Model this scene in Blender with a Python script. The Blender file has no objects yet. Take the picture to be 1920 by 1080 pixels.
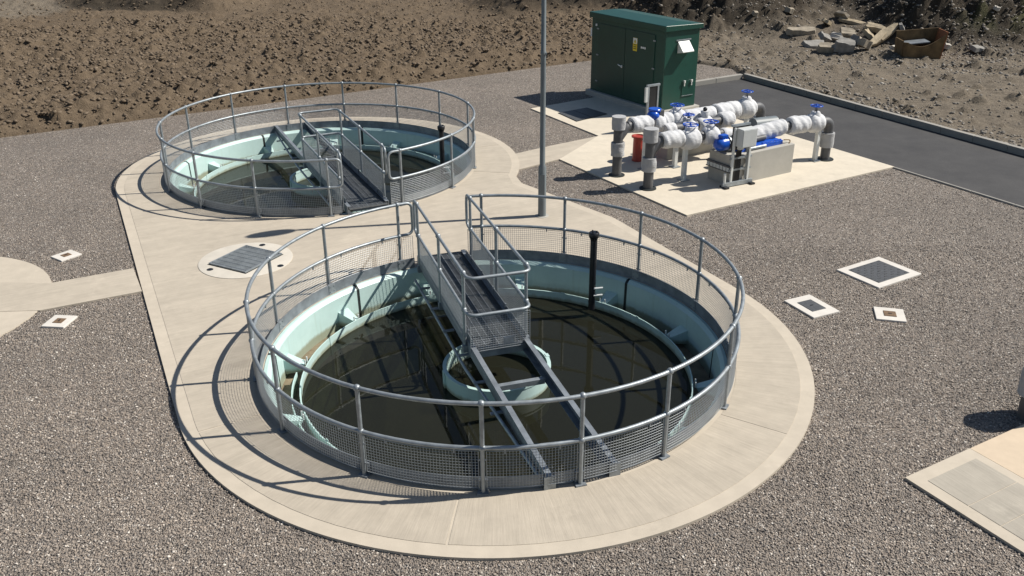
import bpy, math, random
import numpy as np
from mathutils import Vector, Matrix
from mathutils.geometry import tessellate_polygon
R = math.radians
random.seed(7); rng = np.random.default_rng(7)
scene = bpy.context.scene
COL = scene.collection

# ---------------------------------------------------------------- camera (solved from the railings: z = 0 is the concrete, metres)
F, PITCH, ROLL, CAMH = 1700.5, 0.434138, -0.00591, 5.929
_fw = np.array([0, math.cos(PITCH), -math.sin(PITCH)]); _r0 = np.array([1.0, 0, 0]); _u0 = np.cross(_r0, _fw)
_r = math.cos(ROLL)*_r0 + math.sin(ROLL)*_u0; _u = -math.sin(ROLL)*_r0 + math.cos(ROLL)*_u0
def G(x, y, z=0.0):
    """photo pixel (1920x1080) -> point on the level z"""
    d = _fw + (x-960)/F*_r - (y-540)/F*_u
    t = (z-CAMH)/d[2]
    return Vector((t*d[0], t*d[1], z))
def G2(x, y, z=0.0):
    g = G(x, y, z); return (g.x, g.y)
def PX(p):
    d = np.array([p[0], p[1], p[2]-CAMH]); zz = d@_fw
    return 960+F*(d@_r)/zz, 540-F*(d@_u)/zz
cam = bpy.data.cameras.new('camera'); cam.sensor_width = 36; cam.lens = F/1920*36; cam.clip_start = .1; cam.clip_end = 2000
co = bpy.data.objects.new('camera', cam); COL.objects.link(co)
co.matrix_world = Matrix(((_r[0], _u[0], -_fw[0], 0), (_r[1], _u[1], -_fw[1], 0), (_r[2], _u[2], -_fw[2], CAMH), (0, 0, 0, 1)))
scene.camera = co

# ---------------------------------------------------------------- light
SUN_AZ, SUN_EL = 8.5, 46.7          # towards the sun, degrees from +x, counter-clockwise
w = bpy.data.worlds.new('World'); scene.world = w; w.use_nodes = True
nt = w.node_tree; nt.nodes.clear()
sky = nt.nodes.new('ShaderNodeTexSky'); sky.sky_type = 'NISHITA'; sky.sun_disc = False
sky.sun_elevation = R(SUN_EL); sky.sun_rotation = R(90-SUN_AZ); sky.air_density = 1.0; sky.dust_density = .6
bg = nt.nodes.new('ShaderNodeBackground'); bg.inputs[1].default_value = .06
wo = nt.nodes.new('ShaderNodeOutputWorld'); nt.links.new(sky.outputs[0], bg.inputs[0]); nt.links.new(bg.outputs[0], wo.inputs[0])
sl = bpy.data.lights.new('sun', 'SUN'); sl.energy = 5.0; sl.angle = R(.53); sl.color = (1, .945, .86)
so = bpy.data.objects.new('sun', sl); COL.objects.link(so)
_sd = Vector((math.cos(R(SUN_EL))*math.cos(R(SUN_AZ)), math.cos(R(SUN_EL))*math.sin(R(SUN_AZ)), math.sin(R(SUN_EL))))
so.rotation_euler = _sd.to_track_quat('Z', 'Y').to_euler(); so.location = _sd*40
scene.view_settings.view_transform = 'Standard'; scene.view_settings.look = 'None'
scene.view_settings.exposure = .33; scene.view_settings.gamma = 1; scene.view_settings.use_curve_mapping = False
scene.render.engine = 'CYCLES'; scene.cycles.use_denoising = True
scene.cycles.max_bounces = 6; scene.cycles.transparent_max_bounces = 12; scene.cycles.caustics_reflective = False; scene.cycles.caustics_refractive = False

# ---------------------------------------------------------------- materials
class NT:
    def __init__(s, name):
        s.m = bpy.data.materials.new(name); s.m.use_nodes = True; s.t = s.m.node_tree
        s.b = s.t.nodes['Principled BSDF']
    def n(s, kind, **kw):
        x = s.t.nodes.new(kind)
        for k, v in kw.items():
            if k.startswith('i_'): x.inputs[int(k[2:]) if k[2:].isdigit() else k[2:]].default_value = v
            else: setattr(x, k, v)
        return x
    def l(s, a, b): s.t.links.new(a, b)
    def coord(s, which='Object', scale=(1, 1, 1)):
        c = s.n('ShaderNodeTexCoord'); mp = s.n('ShaderNodeMapping'); mp.inputs['Scale'].default_value = scale
        s.l(c.outputs[which], mp.inputs[0]); return mp.outputs[0]
    def noise(s, vec, scale, detail=4, rough=.6):
        x = s.n('ShaderNodeTexNoise'); x.inputs['Scale'].default_value = scale; x.inputs['Detail'].default_value = detail; x.inputs['Roughness'].default_value = rough
        if vec is not None: s.l(vec, x.inputs['Vector'])
        return x.outputs['Fac']
    def ramp(s, fac, stops, interp='LINEAR'):
        x = s.n('ShaderNodeValToRGB'); x.color_ramp.interpolation = interp; e = x.color_ramp.elements
        while len(e) < len(stops): e.new(.5)
        for q, (p, c) in zip(e, stops): q.position = p; q.color = (*c, 1) if len(c) == 3 else c
        s.l(fac, x.inputs[0]); return x.outputs[0]
    def mix(s, fac, a, b, mode='MIX'):
        x = s.n('ShaderNodeMix', data_type='RGBA', blend_type=mode)
        for inp, v in ((x.inputs[0], fac), (x.inputs[6], a), (x.inputs[7], b)):
            if hasattr(v, 'links'): s.l(v, inp)
            elif isinstance(v, (int, float)): inp.default_value = v
            else: inp.default_value = (*v, 1)
        return x.outputs[2]
    def math(s, op, a, b=None):
        x = s.n('ShaderNodeMath', operation=op)
        for inp, v in zip(x.inputs, (a, b)):
            if v is None: continue
            if hasattr(v, 'links'): s.l(v, inp)
            else: inp.default_value = v
        return x.outputs[0]
    def bump(s, h, strength, dist=.01, normal=None):
        x = s.n('ShaderNodeBump'); x.inputs['Strength'].default_value = strength; x.inputs['Distance'].default_value = dist
        s.l(h, x.inputs['Height'])
        if normal is not None: s.l(normal, x.inputs['Normal'])
        return x.outputs[0]
    def out(s, col=None, rough=None, normal=None, metal=None, spec=None):
        for k, v in (('Base Color', col), ('Roughness', rough), ('Normal', normal), ('Metallic', metal), ('Specular IOR Level', spec)):
            if v is None: continue
            if hasattr(v, 'links'): s.l(v, s.b.inputs[k])
            elif isinstance(v, (int, float)): s.b.inputs[k].default_value = v
            else: s.b.inputs[k].default_value = (*v, 1)
        return s.m
def c3(c, k): return tuple(min(1, x*k) for x in c)
def mottled(name, col, var=.25, scale=6, rough=.6, metal=0, bump=0, bscale=60, spec=None):
    a = NT(name); v = a.coord()
    f = a.noise(v, scale, 6, .65)
    col_o = a.ramp(f, [(.3, c3(col, 1-var)), (.7, c3(col, 1+var))])
    nrm = a.bump(a.noise(v, bscale, 3), bump, .01) if bump else None
    return a.out(col_o, rough, nrm, metal, spec)

M = {}
M['galv'] = mottled('galvanised_steel', (.29, .32, .34), .25, 9, .46, .45)
M['galv_d'] = mottled('dull_galvanised_plate', (.23, .255, .28), .3, 5, .5, .35)
M['grate'] = mottled('grating_steel', (.17, .185, .20), .3, 9, .5, .3)
M['wire'] = mottled('mesh_wire', (.33, .355, .37), .1, 3, .5, .35)
M['pipe'] = mottled('dark_pipe', (.085, .087, .092), .25, 7, .55)
M['black'] = mottled('black_plastic', (.012, .013, .016), .3, 7, .4)
M['blue'] = mottled('blue_enamel', (.012, .085, .48), .15, 8, .28)
M['red'] = mottled('red_plastic', (.36, .045, .03), .2, 8, .45)
M['white_p'] = mottled('pale_painted_metal', (.62, .64, .63), .08, 8, .45)
M['ctrl'] = mottled('control_box_grey', (.55, .57, .56), .05, 6, .5)
M['green'] = mottled('green_grp', (.009, .054, .04), .12, 3, .38)
M['green_d'] = mottled('green_grp_door', (.008, .048, .036), .12, 3, .36)
M['column'] = mottled('grey_column', (.145, .168, .178), .12, 5, .5)
M['rust'] = mottled('rusty_plate', (.15, .095, .042), .45, 4, .85, 0, .3, 30)
M['kiosk_vent'] = mottled('vent_cowl', (.72, .74, .72), .05, 6, .5)
M['sign_y'] = mottled('sign_yellow', (.75, .55, .03), .05, 6, .5)
M['sign_w'] = mottled('sign_white', (.75, .76, .74), .05, 6, .5)
M['ink'] = mottled('sign_ink', (.02, .02, .02), .05, 6, .6)

def lag_mat(nm, kk):
    a = NT(nm); v = a.coord()
    f = a.noise(v, 5, 6, .7); n2 = a.noise(a.coord('Object', (9, 9, 22)), 1, 4, .65)
    col = a.ramp(f, [(.25, c3((.47, .48, .495), kk)), (.75, c3((.65, .655, .66), kk))])
    return a.out(col, .8, a.bump(n2, .5, .03))
M['lag'] = lag_mat('lagging_fabric', 1)
M['lag_g'] = lag_mat('grey_lagging_fabric', .66)
def mint_mat():
    a = NT('mint_panel'); v = a.coord()
    col = a.ramp(a.noise(v, 2.5, 6, .7), [(.3, (.43, .59, .565)), (.7, (.51, .67, .645))])
    # grime streaks that run down from the joints and lower edges
    s2 = a.noise(a.coord('Object', (14, 14, .8)), 1, 4, .6)
    col = a.mix(a.math('MULTIPLY', a.ramp(s2, [(.58, (0, 0, 0)), (.8, (1, 1, 1))]), .35), col, (.30, .38, .30))
    sp = a.n('ShaderNodeSeparateXYZ'); tc = a.n('ShaderNodeTexCoord'); a.l(tc.outputs['Object'], sp.inputs[0])
    zz = a.math('ADD', sp.outputs[2], a.math('MULTIPLY', a.math('SUBTRACT', a.noise(a.coord('Object', (5, 5, 2)), 1.5, 5, .7), .5), .10))
    mr = a.n('ShaderNodeMapRange'); mr.inputs[1].default_value = -.455; mr.inputs[2].default_value = -.405; mr.inputs[3].default_value = .75; mr.inputs[4].default_value = 0; a.l(zz, mr.inputs[0])
    col = a.mix(mr.outputs[0], col, (.20, .19, .105))
    return a.out(col, .42)
M['mint'] = mint_mat()
M['mint_wet'] = mottled('stained_mint_skirt', (.34, .42, .33), .25, 5, .5)
M['sludge'] = mottled('sludge_floor', (.07, .066, .052), .45, 2.5, .9)
M['trough'] = mottled('silted_trough', (.20, .16, .105), .35, 6, .8)
def water_mat():
    a = NT('tank_water'); a.t.nodes.remove(a.b); o = a.t.nodes['Material Output']
    v = a.coord()
    nrm = a.bump(a.noise(v, 5, 3, .5), .03, .02)
    tint = a.ramp(a.noise(v, 1.6, 5, .65), [(.3, (.165, .175, .125)), (.75, (.26, .265, .195))])
    tr = a.n('ShaderNodeBsdfTransparent'); a.l(tint, tr.inputs[0])
    df = a.n('ShaderNodeBsdfDiffuse'); df.inputs[0].default_value = (.043, .044, .029, 1)
    body = a.n('ShaderNodeMixShader'); body.inputs[0].default_value = .33; a.l(tr.outputs[0], body.inputs[1]); a.l(df.outputs[0], body.inputs[2])
    gl = a.n('ShaderNodeBsdfGlossy'); gl.inputs['Roughness'].default_value = .03; a.l(nrm, gl.inputs['Normal'])
    fr = a.n('ShaderNodeFresnel'); fr.inputs[0].default_value = 1.33; a.l(nrm, fr.inputs['Normal'])
    mx = a.n('ShaderNodeMixShader'); a.l(fr.outputs[0], mx.inputs[0]); a.l(body.outputs[0], mx.inputs[1]); a.l(gl.outputs[0], mx.inputs[2])
    a.l(mx.outputs[0], o.inputs['Surface']); return a.m
M['water'] = water_mat()

def concrete(name, col, mode=None, rough=.85, stripe=.13):
    """mode None: trowelled; 'polar': brushed radially about the object's origin; an angle: brushed along that direction"""
    a = NT(name); v = a.coord()
    big = a.noise(v, .55, 6, .7); mid = a.noise(v, 4, 5, .65); fine = a.noise(v, 70, 2)
    c = a.ramp(big, [(.3, c3(col, .86)), (.7, c3(col, 1.1))])
    c = a.mix(.5, c, a.ramp(mid, [(.3, c3(col, .85)), (.7, c3(col, 1.12))]))
    # pale lime bloom and darker damp patches
    bl = a.noise(v, 1.3, 7, .72); c = a.mix(a.math('MULTIPLY', a.ramp(bl, [(.6, (0, 0, 0)), (.75, (1, 1, 1))]), .45), c, c3(col, 1.4))
    dm_ = a.noise(v, .9, 7, .75); c = a.mix(a.math('MULTIPLY', a.ramp(dm_, [(.27, (1, 1, 1)), (.42, (0, 0, 0))]), .45), c, c3(col, .62))
    h = fine; st = .12
    if mode is not None:
        if mode == 'polar':
            sp = a.n('ShaderNodeSeparateXYZ'); tc = a.n('ShaderNodeTexCoord'); a.l(tc.outputs['Object'], sp.inputs[0])
            ang = a.math('ARCTAN2', sp.outputs[1], sp.outputs[0])
            cb = a.n('ShaderNodeCombineXYZ'); a.l(a.math('MULTIPLY', ang, 3.6), cb.inputs[0])
            rr = a.math('SQRT', a.math('ADD', a.math('MULTIPLY', sp.outputs[0], sp.outputs[0]), a.math('MULTIPLY', sp.outputs[1], sp.outputs[1])))
            a.l(rr, cb.inputs[1]); vec = cb.outputs[0]
        else:
            mp = a.n('ShaderNodeMapping'); mp.inputs['Rotation'].default_value = (0, 0, mode); tc = a.n('ShaderNodeTexCoord'); a.l(tc.outputs['Object'], mp.inputs[0]); vec = mp.outputs[0]
        m2 = a.n('ShaderNodeMapping'); m2.inputs['Scale'].default_value = (1, .06, 1); a.l(vec, m2.inputs[0])
        s1 = a.noise(m2.outputs[0], 34, 3, .7); s0 = a.noise(m2.outputs[0], 5, 4, .7)
        c = a.mix(.8, c, a.ramp(s1, [(.3, c3(c3((1, 1, 1), 1-stripe), 1)), (.7, (1, 1, 1))]), 'MULTIPLY')
        c = a.mix(.8, c, a.ramp(s0, [(.3, c3((1, 1, 1), 1-stripe)), (.65, (1, 1, 1))]), 'MULTIPLY')
        h = s1; st = .35
    return a.out(c, rough, a.bump(h, st, .008))
CC = (.47, .415, .335)
M['conc'] = concrete('trowelled_concrete', c3(CC, 1.03))
M['conc_pol'] = concrete('radially_brushed_concrete', c3(CC, 1.03), 'polar', stripe=.17)
M['conc_lin'] = concrete('brushed_concrete', c3(CC, 1.04), R(62), stripe=.15)
M['conc_br'] = concrete('grey_brushed_concrete', (.40, .365, .305), R(-28))
M['conc_slab'] = concrete('pale_slab_concrete', (.58, .52, .42))
M['conc_blk'] = concrete('cast_concrete', (.40, .385, .345))
M['conc_w'] = concrete('white_concrete', (.60, .57, .52))
M['conc_ring'] = concrete('dull_ring_concrete', (.55, .51, .44))
M['kerb'] = concrete('kerb_concrete', (.30, .285, .255))
M['joint'] = mottled('dark_joint', (.015, .02, .02), .2, 8, .7)
def asphalt():
    a = NT('asphalt'); v = a.coord()
    c = a.ramp(a.noise(v, 1.1, 6, .7), [(.3, (.036, .036, .038)), (.7, (.064, .063, .063))])
    c = a.mix(.6, c, a.ramp(a.noise(v, 160, 2), [(.35, (.6, .6, .6)), (.7, (1.25, 1.22, 1.2))]), 'MULTIPLY')
    return a.out(c, .85, a.bump(a.noise(v, 150, 2), .5, .006))
M['asphalt'] = asphalt()
STONES = [(0, (.10, .092, .085)), (.14, (.18, .162, .146)), (.34, (.275, .24, .207)), (.52, (.225, .208, .19)), (.68, (.33, .288, .245)), (.82, (.27, .228, .19)), (.93, (.43, .385, .335)), (.985, (.64, .61, .56))]
def gravel_mat():
    a = NT('gravel_bed'); v = a.coord()
    vo = a.n('ShaderNodeTexVoronoi'); vo.inputs['Scale'].default_value = 50; a.l(v, vo.inputs['Vector'])
    sp = a.n('ShaderNodeSeparateColor'); a.l(vo.outputs['Color'], sp.inputs[0])
    c = a.ramp(sp.outputs[0], STONES)
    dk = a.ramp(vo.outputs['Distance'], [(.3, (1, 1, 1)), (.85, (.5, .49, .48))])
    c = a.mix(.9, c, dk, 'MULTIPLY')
    c = a.mix(1, c, a.ramp(a.noise(v, .35, 6, .7), [(.3, (.84, .82, .80)), (.7, (1.14, 1.1, 1.06))]), 'MULTIPLY')
    h = a.math('SUBTRACT', 1.0, vo.outputs['Distance'])
    return a.out(c, .85, a.bump(h, .9, .03))
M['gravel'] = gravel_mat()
def pebble_mat():
    a = NT('gravel_stone'); oi = a.n('ShaderNodeObjectInfo')
    gm = a.n('ShaderNodeNewGeometry'); big = a.noise(gm.outputs['Position'], .35, 6, .7)
    c = a.mix(1, a.ramp(oi.outputs['Random'], STONES), a.ramp(big, [(.3, (.84, .82, .80)), (.7, (1.14, 1.1, 1.06))]), 'MULTIPLY')
    return a.out(c, .8)
M['pebble'] = pebble_mat()
def soil_mat():
    a = NT('soil'); v = a.coord()
    at = a.n('ShaderNodeAttribute'); at.attribute_name = 'kinds'; sp = a.n('ShaderNodeSeparateColor'); a.l(at.outputs['Color'], sp.inputs[0])
    n1 = a.noise(v, .5, 6, .7); n2 = a.noise(v, 7, 6, .75)
    brown = a.mix(.55, a.ramp(n1, [(.3, (.105, .078, .052)), (.7, (.17, .128, .086))]), a.ramp(n2, [(.3, (.082, .06, .04)), (.72, (.20, .153, .104))]))
    stony = a.mix(.6, a.ramp(n1, [(.3, (.125, .10, .075)), (.7, (.225, .18, .13))]), a.ramp(n2, [(.32, (.08, .07, .056)), (.7, (.26, .225, .175))]))
    dark = a.mix(.5, a.ramp(n1, [(.3, (.026, .022, .018)), (.7, (.06, .044, .028))]), a.ramp(n2, [(.3, (.018, .017, .015)), (.72, (.09, .075, .055))]))
    green = a.ramp(n2, [(.3, (.05, .075, .02)), (.7, (.16, .17, .06))])
    c = a.mix(sp.outputs[0], brown, stony); c = a.mix(sp.outputs[1], c, dark); c = a.mix(sp.outputs[2], c, green)
    h = a.noise(v, 22, 5, .7)
    return a.out(c, .95, a.bump(h, .9, .06), spec=.2)
M['soil'] = soil_mat()
def rock_mat(name, stops):
    a = NT(name); v = a.coord(); oi = a.n('ShaderNodeObjectInfo'); gm = a.n('ShaderNodeNewGeometry')
    c = a.mix(.4, a.ramp(gm.outputs['Random Per Island'], stops), a.ramp(a.noise(v, 6, 5, .7), [(.3, stops[0][1]), (.7, stops[-1][1])]))
    return a.out(c, .9, a.bump(a.noise(v, 25, 4), .5, .02))
M['rock'] = rock_mat('field_stone', [(0, (.09, .077, .062)), (.5, (.18, .155, .125)), (.9, (.27, .24, .20)), (1, (.42, .39, .34))])
M['clod'] = rock_mat('earth_clod', [(0, (.088, .065, .043)), (.5, (.135, .10, .067)), (1, (.19, .145, .098))])
M['rubble_c'] = mottled('broken_concrete', (.30, .26, .20), .3, 5, .9, 0, .4, 20)
M['rubble_g'] = mottled('grey_broken_slab', (.24, .23, .21), .3, 5, .9, 0, .4, 20)
M['rubble_w'] = mottled('pale_broken_block', (.46, .43, .38), .3, 6, .9, 0, .4, 20)
M['timber'] = mottled('weathered_timber', (.34, .28, .19), .35, 6, .85, 0, .4, 20)

# ---------------------------------------------------------------- mesh helpers
class MB:
    def __init__(s): s.v = []; s.f = []
    def add(s, vs, fs):
        o = len(s.v); s.v += [tuple(x) for x in vs]; s.f += [tuple(i+o for i in f) for f in fs]; return s
    def box(s, c, d, rz=0, rot=None):
        m = rot if rot is not None else Matrix.Rotation(rz, 3, 'Z')
        vs = [Vector(c)+m@Vector((sx*d[0]/2, sy*d[1]/2, sz*d[2]/2)) for sz in (-1, 1) for sy in (-1, 1) for sx in (-1, 1)]
        return s.add(vs, [(0, 2, 3, 1), (4, 5, 7, 6), (0, 1, 5, 4), (2, 6, 7, 3), (0, 4, 6, 2), (1, 3, 7, 5)])
    def bar(s, p, q, w, h, up=(0, 0, 1)):
        p, q = Vector(p), Vector(q); d = q-p; L = d.length; x = d/L; y = Vector(up).cross(x).normalized(); z = x.cross(y)
        return s.box((p+q)/2, (L, w, h), rot=Matrix((x, y, z)).transposed())
    def tube(s, pts, r, n=8, closed=False, caps=True):
        P = [Vector(p) for p in pts]; k = len(P); rs = r if hasattr(r, '__len__') else [r]*k
        T = []
        for i in range(k):
            a = P[(i-1) % k] if (closed or i > 0) else P[i]; b = P[(i+1) % k] if (closed or i < k-1) else P[i]
            T.append((b-a).normalized())
        u = T[0].cross(Vector((0, 0, 1)));
        if u.length < .05: u = T[0].cross(Vector((0, 1, 0)))
        u.normalize(); vs = []
        for i in range(k):
            u = (u-T[i]*u.dot(T[i])).normalized(); w_ = T[i].cross(u)
            vs += [P[i]+(u*math.cos(2*math.pi*j/n)+w_*math.sin(2*math.pi*j/n))*rs[i] for j in range(n)]
        fs = [(i*n+j, i*n+(j+1) % n, ((i+1) % k)*n+(j+1) % n, ((i+1) % k)*n+j) for i in range(k if closed else k-1) for j in range(n)]
        if caps and not closed: fs += [tuple(range(n))[::-1], tuple((k-1)*n+j for j in range(n))]
        return s.add(vs, fs)
    def lathe(s, prof, n=24, c=(0, 0, 0), a0=0, a1=2*math.pi, closed_prof=False, axis=None):
        full = abs(a1-a0-2*math.pi) < 1e-6; m = n if full else n+1; k = len(prof); vs = []
        for i in range(m):
            t = a0+(a1-a0)*i/n
            for (r, z) in prof:
                p = Vector((r*math.cos(t), r*math.sin(t), z))
                if axis is not None: p = axis@p
                vs.append(Vector(c)+p)
        fs = []
        for i in range(n):
            i2 = (i+1) % m if full else i+1
            for j in range(k if closed_prof else k-1):
                j2 = (j+1) % k
                fs.append((i*k+j, i2*k+j, i2*k+j2, i*k+j2))
        if closed_prof and not full: fs += [tuple(range(k)), tuple((m-1)*k+j for j in range(k))[::-1]]
        return s.add(vs, fs)
    def ball(s, c, r, n=10, sq=(1, 1, 1)):
        h = n//2
        vs = [Vector(c)+Vector((0, 0, -r*sq[2]))]+[Vector(c)+Vector((r*sq[0]*math.sin(math.pi*i/h)*math.cos(2*math.pi*j/n), r*sq[1]*math.sin(math.pi*i/h)*math.sin(2*math.pi*j/n), -r*sq[2]*math.cos(math.pi*i/h))) for i in range(1, h) for j in range(n)]+[Vector(c)+Vector((0, 0, r*sq[2]))]
        fs = [(0, 1+(j+1) % n, 1+j) for j in range(n)]
        for i in range(h-2): fs += [(1+i*n+j, 1+i*n+(j+1) % n, 1+(i+1)*n+(j+1) % n, 1+(i+1)*n+j) for j in range(n)]
        e = len(vs)-1; fs += [(e, 1+(h-2)*n+j, 1+(h-2)*n+(j+1) % n) for j in range(n)]
        return s.add(vs, fs)
    def prism(s, poly, z0, z1, holes=(), bottom=True):
        loops = [list(poly)]+[list(h) for h in holes]; flat = [p for l in loops for p in l]; n = len(flat)
        tris = tessellate_polygon([[Vector((p[0], p[1], 0)) for p in l] for l in loops])
        vs = [(p[0], p[1], z0) for p in flat]+[(p[0], p[1], z1) for p in flat]; fs = []
        for t in tris:
            a, b, c = [Vector(flat[i]) for i in t]
            if (b-a).cross(c-a) < 0: t = t[::-1]
            fs.append(tuple(i+n for i in t))
            if bottom: fs.append(tuple(t[::-1]))
        o = 0
        for li, l in enumerate(loops):
            k = len(l); area = sum(l[i][0]*l[(i+1) % k][1]-l[(i+1) % k][0]*l[i][1] for i in range(k))
            flip = (area < 0) != (li > 0)
            for i in range(k):
                f = (o+i, o+(i+1) % k, n+o+(i+1) % k, n+o+i); fs.append(f[::-1] if flip else f)
            o += k
        return s.add(vs, fs)
    def mesh(s, name, mat, smooth=None):
        me = bpy.data.meshes.new(name); me.from_pydata(s.v, [], s.f); me.materials.append(M[mat] if isinstance(mat, str) else mat)
        if smooth:
            me.polygons.foreach_set('use_smooth', [True]*len(me.polygons)); me.set_sharp_from_angle(angle=R(smooth))
        me.update(); return me
    def build(s, name, mat, parent=None, smooth=None, bevel=0):
        return put(name, s.mesh(name, mat, smooth), parent, bevel)
def put(name, me, parent=None, bevel=0, loc=(0, 0, 0), rz=0):
    o = bpy.data.objects.new(name, me); COL.objects.link(o); o.parent = parent; o.location = loc; o.rotation_euler = (0, 0, rz)
    if bevel:
        b = o.modifiers.new('bevel', 'BEVEL'); b.width = bevel; b.segments = 2; b.limit_method = 'ANGLE'
    return o
def tag(o, label=None, cat=None, group=None, kind=None):
    for k, v in (('label', label), ('category', cat), ('group', group), ('kind', kind)):
        if v: o[k] = v
    return o
def empty(name, label, cat, loc=(0, 0, 0), rz=0, group=None):
    o = bpy.data.objects.new(name, None); COL.objects.link(o); o.location = loc; o.rotation_euler = (0, 0, rz); o.empty_display_size = .2
    return tag(o, label, cat, group)
def fillet(pts, rad, n=6):
    out = [Vector(pts[0])]
    for a, b, c in zip(pts, pts[1:], pts[2:]):
        a, b, c = Vector(a), Vector(b), Vector(c); u = (a-b).normalized(); v = (c-b).normalized()
        ang = u.angle(v); d = min(rad/math.tan(ang/2), (a-b).length*.49, (c-b).length*.49)
        p, q = b+u*d, b+v*d
        for i in range(n+1):
            t = i/n; out.append(p*(1-t)**2+b*2*t*(1-t)+q*t*t)
    return out+[Vector(pts[-1])]
def circle(c, r, n, a0=0, a1=360):
    return [(c[0]+r*math.cos(R(a0+(a1-a0)*i/n)), c[1]+r*math.sin(R(a0+(a1-a0)*i/n))) for i in range(n+(0 if abs(a1-a0) == 360 else 1))]
def pip(x, y, poly):
    inside = np.zeros(x.shape, bool); n = len(poly)
    for i in range(n):
        (x1, y1), (x2, y2) = poly[i], poly[(i+1) % n]
        if y1 == y2: continue
        c = ((y1 > y) != (y2 > y)) & (x < (x2-x1)*(y-y1)/(y2-y1)+x1); inside ^= c
    return inside
def seg_dist(x, y, a, b):
    ax, ay = a; dx, dy = b[0]-ax, b[1]-ay; t = np.clip(((x-ax)*dx+(y-ay)*dy)/(dx*dx+dy*dy), 0, 1)
    return np.hypot(x-ax-t*dx, y-ay-t*dy)
_lat = rng.random((512, 512))
def vnoise(x, y, f, k=0):
    x = x*f+17.3*k+200; y = y*f+31.7*k+200; xi = np.floor(x).astype(int); yi = np.floor(y).astype(int); u = x-xi; v = y-yi
    u = u*u*(3-2*u); v = v*v*(3-2*v); g = lambda a, b: _lat[a % 512, b % 512]
    return (g(xi, yi)*(1-u)+g(xi+1, yi)*u)*(1-v)+(g(xi, yi+1)*(1-u)+g(xi+1, yi+1)*u)*v
def fbm(x, y, f, o=4, k=0, g=.5):
    s = 0; a = 1; tot = 0
    for i in range(o): s = s+a*vnoise(x, y, f*2**i, k+i); tot += a; a *= g
    return s/tot

# ---------------------------------------------------------------- plan of the site
C1 = (-.2143, 10.852); R1 = 3.158; ENT1 = 107.7
C2 = (-4.110, 19.277); R2 = 3.318; ENT2 = -65.1
AP1, AP2 = 4.14, 4.29
TN = 26.3                                             # tangent direction of the apron's long left edge
apron = circle(C1, AP1, 90, TN, 206.3-360)
apron += circle(C2, AP2, 70, 206.3, -11.3)
apron += [(.21, 17.96), (1.9, 15.88)]
apron = apron[::-1]
SOIL_L = [G2(0, 256), G2(220, 228), G2(480, 195), G2(780, 155), G2(1105, 112)]
_d = Vector(SOIL_L[1])-Vector(SOIL_L[0]); far_l = tuple(Vector(SOIL_L[0])-_d*12)
kerb_in = [G2(1290, 162), G2(1393, 146), G2(1920, 291)]
_k = (Vector(kerb_in[2])-Vector(kerb_in[1])).normalized(); kerb_end = tuple(Vector(kerb_in[2])+_k*14)
gravel_poly = [far_l]+SOIL_L+[(4.7, 32.0), (7.2, 29.6), tuple(Vector(kerb_in[1])+Vector((.1, .25)))]+[kerb_in[2], kerb_end, (kerb_end[0], -12), (far_l[0], -12)]
road_edge = [G2(1303, 201), G2(1677, 312), G2(1920, 387)]
_e = (Vector(road_edge[2])-Vector(road_edge[1])).normalized(); road_end = tuple(Vector(road_edge[2])+_e*12)
road_poly = [G2(1296, 197), road_edge[1], road_edge[2], road_end, kerb_end, kerb_in[2], kerb_in[1], kerb_in[0]]
pad_poly = [G2(995, 203), G2(1122, 254), G2(1049, 298), G2(1288, 403), G2(1677, 312), G2(1303, 199), G2(1290, 190), G2(1120, 181)]
path_r = [G2(970, 318), G2(1051, 297), G2(1124, 254), G2(1040, 271), G2(955, 290)]
lc = (-10.2, 12.2)
path_l = [G2(250, 502), G2(266, 545), G2(75, 581), (-9.2, 12.0), (-9.2, 13.2), G2(93, 530)]
disc_l = circle((-9.208, 12.120), 2.147, 48)
br_poly = [G2(1697, 895), G2(1815, 842), G2(1920, 1024)]
_b = Vector(br_poly[0]); _bu = (Vector(br_poly[1])-_b).normalized(); _bv = Vector((_bu.y, -_bu.x))
br_poly = [tuple(_b), tuple(_b+_bu*1.07), tuple(_b+_bu*1.07+_bv*5), tuple(_b+_bv*5)]
br2_poly = [tuple(_b+_bu*1.078), tuple(_b+_bu*4.2), tuple(_b+_bu*4.2+_bv*5), tuple(_b+_bu*1.078+_bv*5)]
GZ = -.034                                            # gravel level

# ground: one graded sheet, fine where the soil shows, out to the horizon
def graded(a, b, step, far):
    core = np.arange(a, b+step/2, step); out = [core]
    s = step; lo = []; x = a
    while x > -far: s *= 1.22; x -= s; lo.append(x)
    s = step; hi = []; x = b
    while x < far: s *= 1.22; x += s; hi.append(x)
    return np.concatenate([np.array(lo[::-1]), core, np.array(hi)])
gx = graded(-27, 27, .085, 500); gy = graded(19, 50, .085, 500)
X, Y = np.meshgrid(gx, gy)
ins = pip(X, Y, gravel_poly)
D = np.full(X.shape, 1e9)
for i in range(len(gravel_poly)): D = np.minimum(D, seg_dist(X, Y, gravel_poly[i], gravel_poly[(i+1) % len(gravel_poly)]))
road_side = X > 5.6+(Y-30)*.35                       # stony made ground on the kerb side
sm = lambda t: np.clip(t, 0, 1)**2*(3-2*np.clip(t, 0, 1))
stony = sm((X-(3.6+(Y-30)*.32)+(fbm(X, Y, .5, 3, 3)-.5)*3)/2.2)
left_far = sm((Y-(36.8+(X+4)*.05)+(fbm(X, Y, .3, 3, 9)-.5)*4)/3)
rough = (1-stony)*(1-.72*left_far)+.22*stony
Z = .06+.34*sm(D/1.1)*(1-stony)*(1-.35*left_far)+(fbm(X, Y, .25, 4, 1)-.5)*.5*sm(D/3)
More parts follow.
